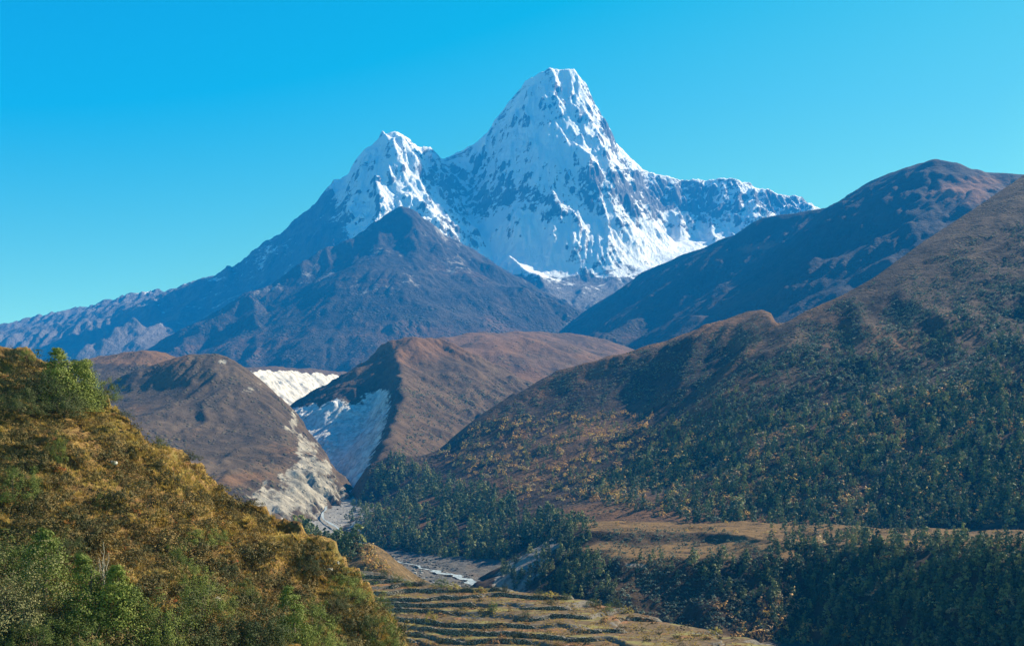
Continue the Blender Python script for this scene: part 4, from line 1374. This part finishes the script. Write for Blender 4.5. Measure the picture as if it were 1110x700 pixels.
aut.add(zone([(384, 592), (402, 592), (432, 630), (420, 640), (392, 620)], 150, knoll, 320, 610, 29, -.4, 8), .7, 2.0, 'brown shrub on the little knoll behind the near slope', 'shrubs on the little knoll', R)
aut.build(300, 'autumn_shrubbery', 'yellow and rust autumn shrubs spread over the valley slopes', m_leaf('shrubbery_leaves', aut_stops, .12, attr=True, rnd=.75))

# ---------------------------------------------------------------- heath shrubs higher up
he_stops = [(.2, (.055, .08, .06)), (.45, (.10, .14, .105)), (.7, (.17, .20, .15)), (.9, (.25, .21, .15))]
he = Mass('heath_shrub', '', 'shrub', [crown_bush(s, 9, 4, .2, w) for s, w in ((31, .8), (32, 1.0), (33, .7))], [m_leaf('heath_leaves', he_stops, .2)])
he.add(zone([(700, 468), (860, 372), (1200, 280), (1200, 410), (900, 445), (760, 478)], 3200, hill, 650, 1800, 41, -.15, 40), 1.6, 3.8, 'grey green heath shrub halfway up the right hillside', 'heath shrubs halfway up the right hillside', R)
he.add(zone([(760, 430), (860, 352), (1200, 195), (1200, 300), (860, 385)], 4200, hill, 650, 2000, 42, -.1, 40), 1.1, 2.6, 'tiny heath shrub high on the right hillside', 'heath shrubs high on the right hillside', R)
he.add(zone([(480, 485), (600, 405), (740, 370), (830, 340), (830, 370), (740, 440), (600, 450)], 2200, hill, 650, 2000, 43, -.1, 25), 1.0, 2.6, 'dark heath shrub on the brown spur in the middle', 'heath shrubs on the brown spur', R)
he.add(zone(Z3, 1500, hill, 650, 1500, 44, -.2), 2, 4.2, 'heath shrub between conifers on the lower right hillside', 'heath shrubs between the conifers', R)
he.add(zone([(440, 425), (500, 400), (560, 425), (500, 465), (440, 500)], 420, H['mor'], 1100, 2300, 45, .0, 20), 1.5, 3.2, 'dark heath shrub on the right flank of the pointed moraine hill', 'heath shrubs on the moraine hill', R)
he.add(zone([(655, 572), (800, 575), (840, 610), (650, 606)], 900, bench, 305, 740, 46, -.2, 14), .5, 1.5, 'small dark heath shrub on the grassy river terrace', 'heath shrubs on the river terrace', R)
he.add(zone([(636, 606), (760, 606), (830, 650), (800, 690), (640, 660)], 900, bench, 305, 740, 47, -.3, 20), .7, 2.0, 'small heath shrub on the bare brown bank', 'heath shrubs on the bare bank', R)
he.build(300, 'heath', 'grey green heath shrubs scattered over the upper hillsides', m_leaf('heath_mass_leaves', he_stops, .2, attr=True))

# ---------------------------------------------------------------- stones on the riverbed
def stone_proto(seed):
    r = np.random.default_rng(seed)
    V = np.array([(x, y, z) for x in (-1, 1) for y in (-1, 1) for z in (-.6, 1)], float)
    V = V / np.linalg.norm(V, axis=1)[:, None] * r.uniform(.7, 1.2, (8, 1))
    return V, np.array([(0, 1, 3, 2), (4, 6, 7, 5), (0, 4, 5, 1), (2, 3, 7, 6), (0, 2, 6, 4), (1, 5, 7, 3)])


H_bed = H['bed']
bp = zone([(405, 596), (440, 600), (480, 612), (530, 625), (545, 645), (400, 640)], 1800, H_bed, 560, 980, 48, -.2, 10)
bp2 = zone([(300, 540), (345, 500), (372, 540), (385, 590), (330, 590)], 500, H['floor'], 900, 1500, 49)
stone_attr = NT('river_stone')
_r = stone_attr.ramp(stone_attr.attr('tint'), [(.1, (.06, .057, .055)), (.6, (.15, .145, .14)), (.95, (.36, .35, .33))])
river_stone = stone_attr.finish(_r)


def stones():
    pts = np.concatenate([bp, bp2])
    r = np.random.default_rng(50)
    Vs, Qs, Ts, o = [], [], [], 0
    for p in pts:
        V, Q = stone_proto(int(r.integers(1e6)))
        sc_ = .25 + 1.1 * r.random() ** 3
        Vs.append(V * sc_ + p)
        Qs.append(Q + o)
        Ts.append(np.full(8, r.random()))
        o += 8
    me = mesh_from('river_stones', np.concatenate(Vs), np.concatenate(Qs), False, {'tint': np.concatenate(Ts)})
    me.materials.append(river_stone)
    ob = bpy.data.objects.new('river_stones', me)
    col.objects.link(ob)
    ob['kind'] = 'stuff'
    ob['label'] = 'grey boulders and stones strewn over the riverbed'


stones()

# ---------------------------------------------------------------- near slope: junipers placed one by one
jun_stops = [(.2, (.026, .044, .011)), (.42, (.065, .092, .018)), (.62, (.12, .155, .03)), (.82, (.21, .235, .05))]
pale_stops = [(.2, (.06, .065, .025)), (.5, (.13, .13, .055)), (.8, (.22, .21, .10))]
dark_stops = [(.2, (.018, .028, .012)), (.5, (.036, .052, .018)), (.85, (.08, .095, .028))]
jm = m_leaf('juniper_needles', jun_stops, 2.2, rnd=.35)
dm = m_leaf('dark_needles', dark_stops, 2.0, rnd=.35)
pm = m_leaf('pale_leaves', pale_stops, 2.0, rnd=.2)


def leaf_mesh(name, vq, mat):
    me = mesh_from(name, vq[0], vq[1], False)
    me.materials.append(mat)
    return me


JC = [leaf_mesh('juniper_crown', crown_conifer(60 + i, 150, 70, .0125, spread=.30 + .05 * (i % 3), base=.03, taper=.6 + .1 * (i % 2), lean=.12 * (i % 3 - 1)), jm) for i in range(5)]
BC = [leaf_mesh('bush_crown', crown_bush(70 + i, 130, 70, .0135, .55 + .1 * i, .4, .5), dm) for i in range(4)]
GC = [leaf_mesh('green_bush_crown', crown_bush(80 + i, 130, 70, .0135, .6 + .08 * i, .5, .5), jm) for i in range(3)]
PC = [leaf_mesh('pale_crown', crown_bush(90 + i, 170, 60, .011, .45 + .1 * i, .7, .5), pm) for i in range(2)]
tv = trunk_mesh(8, .85, .028, 8)
TM = mesh_from('juniper_trunk', tv[0], tv[1], True)
TM.materials.append(bark)
sv = stems_mesh(9, 7)
SM = mesh_from('bush_stems', sv[0], sv[1], True)
SM.materials.append(bark)


def plant(kind, crown, wood, woodname, px, py, hpx, label, cat, wid=1.0, hf=None, y0=30, y1=150, group=None, lift=0.0):
    x, y, z, ok = march([px], [py], hf or near, y0, y1, 1.002)
    if not ok[0]:
        # on the skyline: step down until the ray meets the slope
        for d in range(1, 16):
            x, y, z, ok = march([px], [py + d], hf or near, y0, y1, 1.002)
            if ok[0]:
                break
    if not ok[0]:
        print('plant misses', px, py)
        return None
    h = hpx / F * y[0]
    root = bpy.data.objects.new(kind, None)
    root.empty_display_size = .3
    col.objects.link(root)
    for nm, me in (('crown', crown), (woodname, wood)):
        o = bpy.data.objects.new(nm, me)
        o.parent = root
        col.objects.link(o)
    root.location = (x[0], y[0], z[0] - .04 * h)
    root.rotation_euler = (0, 0, R.random() * 6.28)
    w = h * wid
    root.scale = (w, w, h)
    root['label'] = label
    root['category'] = cat
    if group:
        root['group'] = group
    return root


J = [  # px, py, height px, kind, width, label
    (62, 442, 70, 'j', 1.1, 'tallest dark juniper in the clump on the hilltop'),
    (40, 436, 50, 'b', 1.0, 'dark bushy juniper at the left of the hilltop clump'),
    (80, 444, 62, 'j', 1.1, 'broad juniper just right of the tallest one on the hilltop'),
    (97, 440, 50, 'j', 1.1, 'green juniper near the right end of the hilltop clump'),
    (110, 436, 30, 'g', 1.0, 'small juniper that ends the hilltop clump on the skyline'),
    (68, 452, 38, 'b', 1.2, 'low dark juniper in front of the hilltop clump'),
    (22, 448, 30, 'b', 1.3, 'low dark bush in shade left of the hilltop clump'),
    (12, 394, 20, 'b', 1.0, 'small rusty bush on the skyline at the far left'),
    (30, 395, 16, 'g', 1.0, 'small bush on the skyline beside the hilltop clump'),
    (62, 500, 32, 'g', .6, 'slim small green shrub alone on the upper dry slope'),
    (14, 545, 44, 'g', 1.0, 'green shrub at the left picture edge beside red leaves'),
    (110, 548, 16, 'g', .9, 'tiny bright green shrub in the middle of the dry slope'),
    (48, 652, 84, 'j', 1.15, 'tall grey green juniper behind the pale shrub at the left'),
    (72, 605, 32, 'b', .9, 'dark round bush right of the tall grey green juniper'),
    (96, 682, 86, 'j', 1.1, 'dense tall juniper under the bare dead stems'),
    (126, 692, 84, 'j', 1.1, 'dense juniper in the lower thicket right of the dead stems'),
    (148, 702, 76, 'j', 1.0, 'yellow green juniper in the lower left thicket'),
    (172, 712, 68, 'g', .8, 'light green bush at the right end of the lower thicket'),
    (195, 716, 72, 'b', .9, 'dark green bush at the bottom edge with a pale tip'),
    (90, 716, 60, 'g', 1.1, 'bright green bush at the bottom in front of the thicket'),
    (40, 716, 46, 'g', 1.2, 'bright green bush in the bottom left corner'),
    (206, 645, 36, 'g', 1.1, 'green shrub with a dark hollow beneath it on the slope'),
    (190, 618, 32, 'g', .8, 'small tree with a bare trunk on the dry slope'),
    (214, 590, 22, 'g', 1.5, 'low spreading green shrub on the middle dry slope'),
    (234, 588, 20, 'g', 1.2, 'second low green shrub right of the spreading one'),
    (224, 672, 46, 'g', 1.0, 'round green bush left of the grey boulder'),
    (254, 706, 58, 'b', 1.0, 'dark round bush at the bottom right of the thicket'),
    (284, 708, 56, 'b', 1.0, 'dark bush at the bottom edge beside the tall conifer'),
    (318, 696, 66, 'j', 1.15, 'tall dark green conifer low on the near slope'),
    (340, 690, 44, 'g', .9, 'green bush leaning against the tall low conifer'),
    (245, 626, 22, 'b', 1.0, 'small dark shrub in the middle of the near slope'),
    (268, 655, 30, 'g', .9, 'olive shrub on the slope above the dark round bush'),
    (331, 624, 20, 'b', 1.3, 'dark round shrub near the edge of the slope'),
    (325, 606, 12, 'b', 1.2, 'small dark shrub just above the round one on the edge'),
    (380, 652, 34, 'g', 1.3, 'wide green bush near the lower edge of the slope'),
    (364, 670, 30, 'b', 1.1, 'dark bush with a black hollow below the wide green one'),
    (386, 694, 40, 'b', 1.0, 'dark bush low down near the foot of the slope'),
    (408, 700, 42, 'g', 1.0, 'green bush at the foot of the near slope'),
    (352, 712, 36, 'g', 1.2, 'yellow green bush at the bottom edge of the slope'),
    (414, 655, 14, 'g', 1.2, 'small green shrub on the lower skyline of the slope'),
    (378, 712, 24, 'p', 1.1, 'pale silver shrub at the bottom edge of the slope'),
    (300, 712, 20, 'p', 1.2, 'pale straw coloured shrub below the tall low conifer'),
    (14, 694, 100, 'p', 1.0, 'large pale grey green shrub at the left picture edge'),
    (36, 700, 70, 'p', 1.2, 'olive pale shrub right of the large pale one'),
    (205, 498, 12, 'b', 1.4, 'dark shrub hanging over the edge of the near slope'),
    (133, 452, 10, 'b', 1.4, 'small dark shrub below the hilltop clump on the edge'),
    (172, 486, 14, 'g', 1.0, 'small green shrub on the upper edge of the near slope'),
    (8, 640, 60, 'g', 1.0, 'bright green shrub behind the large pale one'),
]
ci = {'j': 0, 'b': 0, 'g': 0, 'p': 0}
for (px, py, hp, k, w, lab) in J:
    lst = {'j': JC, 'b': BC, 'g': GC, 'p': PC}[k]
    ci[k] += 1
    cr = lst[ci[k] % len(lst)]
    kind = {'j': 'juniper_tree', 'b': 'dark_shrub', 'g': 'green_shrub', 'p': 'pale_shrub'}[k]
    plant(kind, cr, TM if k == 'j' else SM, 'trunk' if k == 'j' else 'stems', px, py, hp, lab, 'juniper' if k == 'j' else 'shrub', w)

# bare dead stems
wood = m_plain('dead_wood', (.22, .19, .16), (.42, .38, .33), 3.0, .4, .05)
x, y, z, ok = march([112], [642], near, 30, 150, 1.002)
parts = []
for (a, b, hh) in ((-.25, .05, 2.0), (.0, 0, 2.9), (.22, .1, 2.3), (-.6, 0, 1.4), (.55, .1, 1.2), (-.9, .2, 1.7), (.1, -.2, 1.9)):
    sg = 1 if a > 0 else -1
    parts.append(tube([(a * .25, b, -.3), (a * .6 + .06, b, hh * .3), (a * .8 - .05, b, hh * .6), (a + .05, b * 1.4, hh * .8), (a * 1.15, b, hh)], [.05, .04, .028, .018, .008], 5))
    for (f0, l) in ((.45, .35), (.62, .28), (.75, .2)):
        parts.append(tube([(a * .75, b, hh * f0), (a * .75 + l * sg * .6, b, hh * f0 + l * .7), (a * .75 + l * sg * .8, b, hh * f0 + l * 1.5)], [.02, .014, .006], 4))
        sg = -sg
V, Q = join(parts)
me = mesh_from('dead_shrub', V, Q, True)
me.materials.append(wood)
o = bpy.data.objects.new('dead_shrub', me)
col.objects.link(o)
o.location = (x[0], y[0], z[0])
o['label'] = 'bare dead shrub with pale upright stems above the thicket'
o['category'] = 'shrub'

# ---------------------------------------------------------------- near slope: dwarf shrubs, grass
edge_px = [(p[0], p[1]) for p in NEAR_RIDGE]
slope_poly = [(-20, 372)] + [(p[0], p[1] + 6) for p in edge_px[2:]] + [(450, 720), (-20, 720)]


edge_band = [(p[0], p[1] - 4) for p in edge_px[4:]] + [(p[0] - 34, p[1] + 22) for p in edge_px[:3:-1]]


def near_points(n, seed, clump=0.0, csc=30):
    return zone(slope_poly, n, near, 30, 150, seed, clump, csc)


dw_stops = [(.15, (.025, .028, .010)), (.38, (.055, .055, .018)), (.58, (.11, .085, .03)), (.78, (.20, .135, .045)), (.95, (.12, .125, .035))]
dw = Mass('dwarf_shrub', '', 'shrub', [crown_bush(s, 34, 16, .052, w, .4, .5) for s, w in ((101, 1.0), (102, 1.3), (103, .85), (104, 1.5))], [m_leaf('dwarf_leaves', dw_stops, .8, rnd=.6)])
dw.add(near_points(1500, 51, -.05, 20), .35, 1.1, 'low dark dwarf shrub on the dry near slope', 'dwarf shrubs on the near slope', R)
dw.add(zone(edge_band, 420, near, 30, 150, 56, -.2, 18), .25, .6, 'low dark dwarf shrub on the dry near slope', 'dwarf shrubs on the near slope', R)
dw.build(300, 'dwarf_scrub', 'low dark scrub mixed into the dry grass of the near slope', m_leaf('dwarf_mass_leaves', dw_stops, .8, attr=True, rnd=.6))

rd_stops = [(.2, (.16, .05, .025)), (.5, (.28, .085, .03)), (.8, (.42, .16, .04))]
rd = Mass('red_shrub', '', 'shrub', [crown_bush(s, 18, 8, .10, w, .5, .5) for s, w in ((111, .8), (112, 1.0))], [m_leaf('red_leaves', rd_stops, 1.0, rnd=.6)])
rd.add(near_points(85, 52, .15, 30), .22, .55, 'small red leaved shrub in the dry grass of the near slope', 'red shrubs on the near slope', R)
rd.build(300, None, None, None)


def tuft(seed, n, h, spread):
    r = np.random.default_rng(seed)
    a = r.random(n) * 6.28
    rr = spread * np.sqrt(r.random(n))
    b = np.stack([np.cos(a) * rr, np.sin(a) * rr, np.zeros(n)], 1)
    lean = np.stack([np.cos(a) * .55, np.sin(a) * .55, np.ones(n)], 1) + r.normal(size=(n, 3)) * .2
    tip = b + lean * (h * r.uniform(.6, 1.1, n))[:, None]
    s = np.stack([-np.sin(a), np.cos(a), np.zeros(n)], 1) * .045
    V = np.stack([b - s, b + s, (b + tip) * .5 + s * .8 + np.array([0, 0, .03]), tip], 1).reshape(-1, 3)
    return V, np.arange(n * 4).reshape(-1, 4)


def scatter_mass(name, pts, protos, lo, hi, mat, label, seed):
    r = np.random.default_rng(seed)
    k = r.integers(len(protos), size=len(pts))
    Vs, Qs, Ts, o = [], [], [], 0
    for i, (V, Q) in enumerate(protos):
        p = pts[k == i]
        n = len(p)
        if not n:
            continue
        a = r.random(n) * 6.28
        s = r.uniform(lo, hi, n)
        ca, sa = np.cos(a) * s, np.sin(a) * s
        W = np.empty((n, len(V), 3))
        W[:, :, 0] = V[None, :, 0] * ca[:, None] - V[None, :, 1] * sa[:, None] + p[:, None, 0]
        W[:, :, 1] = V[None, :, 0] * sa[:, None] + V[None, :, 1] * ca[:, None] + p[:, None, 1]
        W[:, :, 2] = V[None, :, 2] * s[:, None] + p[:, None, 2] - .02
        Vs.append(W.reshape(-1, 3))
        Qs.append((Q[None] + (np.arange(n) * len(V))[:, None, None]).reshape(-1, 4) + o)
        tn = np.clip(.5 + .6 * fbm(p[:, 0] / 5, p[:, 1] / 5, 3, seed) + r.uniform(-.25, .25, n), 0, 1)
        Ts.append(np.repeat(tn, len(V)))
        o += n * len(V)
    me = mesh_from(name, np.concatenate(Vs), np.concatenate(Qs), False, {'tint': np.concatenate(Ts)})
    me.materials.append(mat)
    ob = bpy.data.objects.new(name, me)
    col.objects.link(ob)
    ob['kind'] = 'stuff'
    ob['label'] = label


gr_stops = [(.1, (.10, .072, .027)), (.3, (.25, .165, .05)), (.5, (.38, .26, .07)), (.7, (.48, .35, .105)), (.9, (.24, .195, .06))]
tufts = [tuft(s, 13, .42, .22) for s in (121, 122, 123)]
scatter_mass('dry_grass', np.concatenate([near_points(11000, 53, -.15, 14), zone(edge_band, 8000, near, 30, 150, 57, -.9, 12)]), tufts, .3, .8, m_leaf('grass_blades', gr_stops, 1.2, transl=.35, attr=True, rnd=.7), 'dry golden grass tussocks covering the near slope', 54)

# ---------------------------------------------------------------- boulders
def boulder_mesh(seed, mat):
    import bmesh
    bm = bmesh.new()
    bmesh.ops.create_icosphere(bm, subdivisions=3, radius=1)
    r = np.random.default_rng(seed)
    planes = [(Vector(r.normal(size=3)).normalized(), r.uniform(.55, .9)) for _ in range(9)]
    for v in bm.verts:
        for n_, d in planes:
            k = v.co.dot(n_) - d
            if k > 0:
                v.co -= n_ * k * .9
        v.co *= 1 + .06 * float(perlin(v.co.x * 2.5 + seed, v.co.y * 2.5 + v.co.z * 2.1, seed))
    me = bpy.data.meshes.new('boulder')
    bm.to_mesh(me)
    bm.free()
    me.materials.append(mat)
    return me


stone = m_plain('pale_stone', (.24, .23, .21), (.46, .44, .41), 2.0, .5, .1)
BM = [boulder_mesh(s, stone) for s in (1, 2, 3)]
for i, (px, py, wpx, lab) in enumerate([
    (123, 504, 10, 'pale boulder on the upper dry slope'),
    (237, 652, 11, 'grey boulder right of the round green bush'),
    (281, 606, 8, 'dark grey stone on the dry slope near the edge'),
    (358, 618, 7, 'pale rock on the edge of the near slope'),
    (366, 613, 6, 'small pale stone above the rock on the edge'),
    (78, 583, 6, 'small white stone above the dark round bush'),
    (212, 620, 6, 'pinkish stone right of the green shrub with a hollow'),
    (28, 522, 6, 'small grey stone beside the green shrub at the left edge'),
]):
    x, y, z, ok = march([px], [py], near, 30, 150, 1.002)
    if not ok[0]:
        continue
    s = wpx / F * y[0] * .5
    o = bpy.data.objects.new('boulder', BM[i % 3])
    col.objects.link(o)
    o.location = (x[0], y[0], z[0] + s * .3)
    o.scale = (s, s * .8, s * .75)
    o.rotation_euler = (.2 * i, .1, i * 1.3)
    o['label'] = lab
    o['category'] = 'boulder'

# ---------------------------------------------------------------- dry-stone terrace walls
t = NT('dry_stone')
pp = t.pos((1, 1, 1.8))
vd = t.voro(pp, 2.6)
vc = t.voro(pp, 2.6, 'Color')
sep = t.new('ShaderNodeSeparateColor')
t.link(vc, sep.inputs[0])
cc = t.ramp(sep.outputs[0], [(.0, (.11, .10, .09)), (.5, (.20, .185, .165)), (1, (.34, .32, .29))])
cc = t.mix(t.step(vd, .42, .6), cc, (.03, .026, .022))
wall_mat = t.finish(cc, t.math('SUBTRACT', 1.0, vd), 1.0, .2)


def build_walls():
    hf = farm
    r = np.random.default_rng(5)
    cols = np.arange(0, len(hf.xs), 2)
    runs = []
    for k in range(int(np.floor(hf.q.min())), int(np.ceil(hf.q.max())) + 1):
        cur = []
        for c in cols:
            q = hf.q[:, c]
            i = np.where((q[:-1] < k) & (q[1:] >= k) & (hf.sd[:-1, c] < -1.0))[0]
            good = False
            if len(i):
                j = i[0] if not cur else i[np.argmin(np.abs(hf.ys[i] - cur[-1][1]))]
                yy = hf.ys[j] + hf.res * (k - q[j]) / (q[j + 1] - q[j] + 1e-9)
                xx = hf.xs[c]
                gap = fbm(np.array([xx / 16]), np.array([yy / 16 + k * 3]), 2, 990)[0]
                good = gap > -.6 and (not cur or abs(yy - cur[-1][1]) < 1.3) and abs(xx / yy) < .5
            if good:
                cur.append((xx, yy))
            else:
                if len(cur) > 9:
                    runs.append((k, cur))
                cur = []
        if len(cur) > 9:
            runs.append((k, cur))
    # keep what the picture can show
    vis = []
    for k, cur in runs:
        a = np.array(cur)
        z = hf.sample(a[:, 0], a[:, 1])
        u, v = proj(a[:, 0], a[:, 1], z)
        m = (u > 385) & (u < 930) & (v < 706)
        if m.sum() > 8:
            a = a[m]
            for s in range(0, len(a), 60):
                if len(a[s:s + 60]) > 8:
                    vis.append((k, a[s:s + 60]))
    lev = sorted({k for k, _ in vis}, reverse=True)
    names = ['topmost', 'second', 'third', 'fourth', 'fifth', 'sixth', 'seventh', 'eighth', 'ninth', 'tenth', 'eleventh', 'twelfth', 'thirteenth', 'fourteenth', 'fifteenth']
    nth = ['first', 'second', 'third', 'fourth', 'fifth', 'sixth', 'seventh', 'eighth']
    for k in lev:
        st = sorted([a for kk, a in vis if kk == k], key=lambda a: a[:, 0].mean() / a[:, 1].mean())
        for n, a in enumerate(st):
            a = a.copy()
            a[1:-1] = (a[:-2] + a[1:-1] * 2 + a[2:]) / 4
            m = len(a)
            tg = np.gradient(a, axis=0)
            tg /= np.linalg.norm(tg, axis=1)[:, None] + 1e-9
            nr = np.stack([tg[:, 1], -tg[:, 0]], 1)       # towards the camera
            zb = hf.sample(a[:, 0] + nr[:, 0] * .9, a[:, 1] + nr[:, 1] * .9)
            zt = hf.sample(a[:, 0] - nr[:, 0] * 1.0, a[:, 1] - nr[:, 1] * 1.0)
            top = np.maximum(zt, zb + .45) + .10 + .16 * r.random(m) + .1 * np.sin(np.arange(m) * .5)
            ends = np.clip(np.minimum(np.arange(m), np.arange(m)[::-1]) / 3.0, .25, 1)
            top = zb + (top - zb) * ends
            prof = []
            for f_, off in ((-.25, .34), (.25, .30), (.6, .25), (1.0, .18), (1.0, -.32), (.5, -.34)):
                w = off + .09 * r.normal(size=m)
                z = zb + (top - zb) * f_ + (.05 * r.normal(size=m) if f_ > 0 else 0)
                prof.append(np.stack([a[:, 0] + nr[:, 0] * w, a[:, 1] + nr[:, 1] * w, z], 1))
            prof = np.array(prof)
            np_ = len(prof)
            V = prof.transpose(1, 0, 2).reshape(-1, 3)
            Q = [(i * np_ + j, i * np_ + (j + 1) % np_, (i + 1) * np_ + (j + 1) % np_, (i + 1) * np_ + j) for i in range(m - 1) for j in range(np_)]
            for e in (0, m - 1):
                Q += [(e * np_, e * np_ + 1, e * np_ + 4, e * np_ + 5), (e * np_ + 1, e * np_ + 2, e * np_ + 3, e * np_ + 4)]
            me = mesh_from('terrace_wall', V, np.array(Q), False)
            me.materials.append(wall_mat)
            o = bpy.data.objects.new('terrace_wall', me)
            col.objects.link(o)
            o['label'] = 'dry stone terrace wall, %s step from the top, %s stretch from the left' % (names[lev.index(k)], nth[n])
            o['category'] = 'wall'
            o['group'] = 'dry stone walls of the farm terraces'
    return runs


build_walls()

# ---------------------------------------------------------------- shrubs and grass on the farm terraces
farm_poly = [(395, 640), (420, 628), (520, 640), (600, 645), (650, 657), (700, 670), (760, 685), (830, 698), (800, 712), (440, 712), (400, 660)]
ts_stops = [(.15, (.03, .032, .012)), (.4, (.09, .075, .025)), (.6, (.20, .13, .04)), (.8, (.28, .13, .05)), (.95, (.10, .10, .03))]
ts = Mass('terrace_shrub', '', 'shrub', [crown_bush(s, 20, 7, .11, w, .5, .5) for s, w in ((131, .9), (132, 1.3), (133, .7))], [m_leaf('terrace_leaves', ts_stops, .6, rnd=.7)])
ts.add(zone(farm_poly, 300, farm, 215, 380, 61, .05, 16), .5, 1.7, 'low brown shrub on the stone walled farm terraces', 'low shrubs on the farm terraces', R)
ts.build(300, None, None, None)
scatter_mass('field_grass', zone(farm_poly, 4200, farm, 215, 380, 62, -.1, 14), tufts, .5, 1.1, m_leaf('field_blades', gr_stops, .6, transl=.35, attr=True, rnd=.7), 'dry grass growing on the farm terraces', 63)
yel = m_leaf('yellow_leaves', [(.2, (.20, .15, .03)), (.8, (.42, .33, .05))], 1.0, rnd=.2)
YC = leaf_mesh('yellow_crown', crown_bush(141, 60, 20, .04, .8, .5, .4), yel)
for (px, py, hp, cr, w, lab) in [
    (468, 672, 12, YC, .9, 'round yellow green bush on the left of the farm terraces'),
    (534, 662, 13, GC[0], .7, 'dark green bush standing in the middle of the farm terraces'),
    (548, 642, 10, BC[0], .8, 'dark round bush on the top edge of the terraces'),
    (537, 640, 8, BC[1], 1.0, 'small dark bush left of the round one on the top edge'),
    (569, 668, 9, BC[2], 1.0, 'dark bush right of centre on the terraces'),
    (667, 658, 15, BC[3], .7, 'dark bush on the right shoulder of the terraces'),
    (660, 662, 10, GC[1], 1.0, 'olive bush beside the dark one on the right shoulder'),
    (680, 664, 8, YC, 1.4, 'golden bush on the right shoulder of the terraces'),
    (642, 656, 9, GC[2], 1.4, 'olive bush on the skyline of the terraces'),
    (522, 642, 7, YC, 1.8, 'low golden bush on the top edge of the terraces'),
    (774, 686, 7, YC, 1.8, 'bright yellow low bush at the right end of the terraces'),
    (596, 646, 6, YC, 2.2, 'spreading golden bush on the skyline right of centre'),
    (430, 630, 10, GC[0], 1.3, 'green bush on the top edge left of the river view'),
    (455, 634, 9, BC[2], 1.3, 'dark bush on the top edge below the riverbed'),
    (478, 636, 11, GC[2], 1.2, 'grey green bush on the top edge in front of the white water'),
    (492, 638, 8, YC, 1.5, 'golden bush on the top edge in front of the white water'),
    (506, 640, 9, BC[1], 1.4, 'dark bush on the top edge right of the white water'),
    (585, 646, 8, BC[3], 1.5, 'dark low bush on the top edge right of centre'),
    (612, 648, 8, GC[1], 1.6, 'green low bush on the top edge right of centre'),
    (415, 626, 9, BC[0], 1.0, 'dark bush at the left top corner of the terraces'),
    (443, 634, 8, GC[1], 1.2, 'olive bush near the left top corner of the terraces'),
]:
    plant('terrace_bush', cr, SM, 'stems', px, py, hp, lab, 'bush', w, farm, 215, 380)

# a small red and pink cloth bundle below the lowest wall
x, y, z, ok = march([508], [698], farm, 215, 380, 1.001)
if ok[0]:
    c1 = m_plain('pink_cloth', (.62, .28, .27), (.78, .42, .40), 3.0, .4, .05)
    c2 = m_plain('red_cloth', (.42, .03, .03), (.6, .06, .05), 3.0, .4, .05)
    root = bpy.data.objects.new('cloth_bundle', None)
    col.objects.link(root)
    root.location = (x[0], y[0], z[0])
    for nm, mt, sc_, of in (('wrap', c1, (.45, .35, .42), (0, 0, .3)), ('sash', c2, (.34, .37, .22), (-.06, -.08, .12))):
        me = boulder_mesh(7 if nm == 'wrap' else 8, mt)
        o = bpy.data.objects.new(nm, me)
        o.parent = root
        o.location = of
        o.scale = sc_
        col.objects.link(o)
    root['label'] = 'small pink and red cloth bundle at the bottom of the terraces'
    root['category'] = 'bundle'
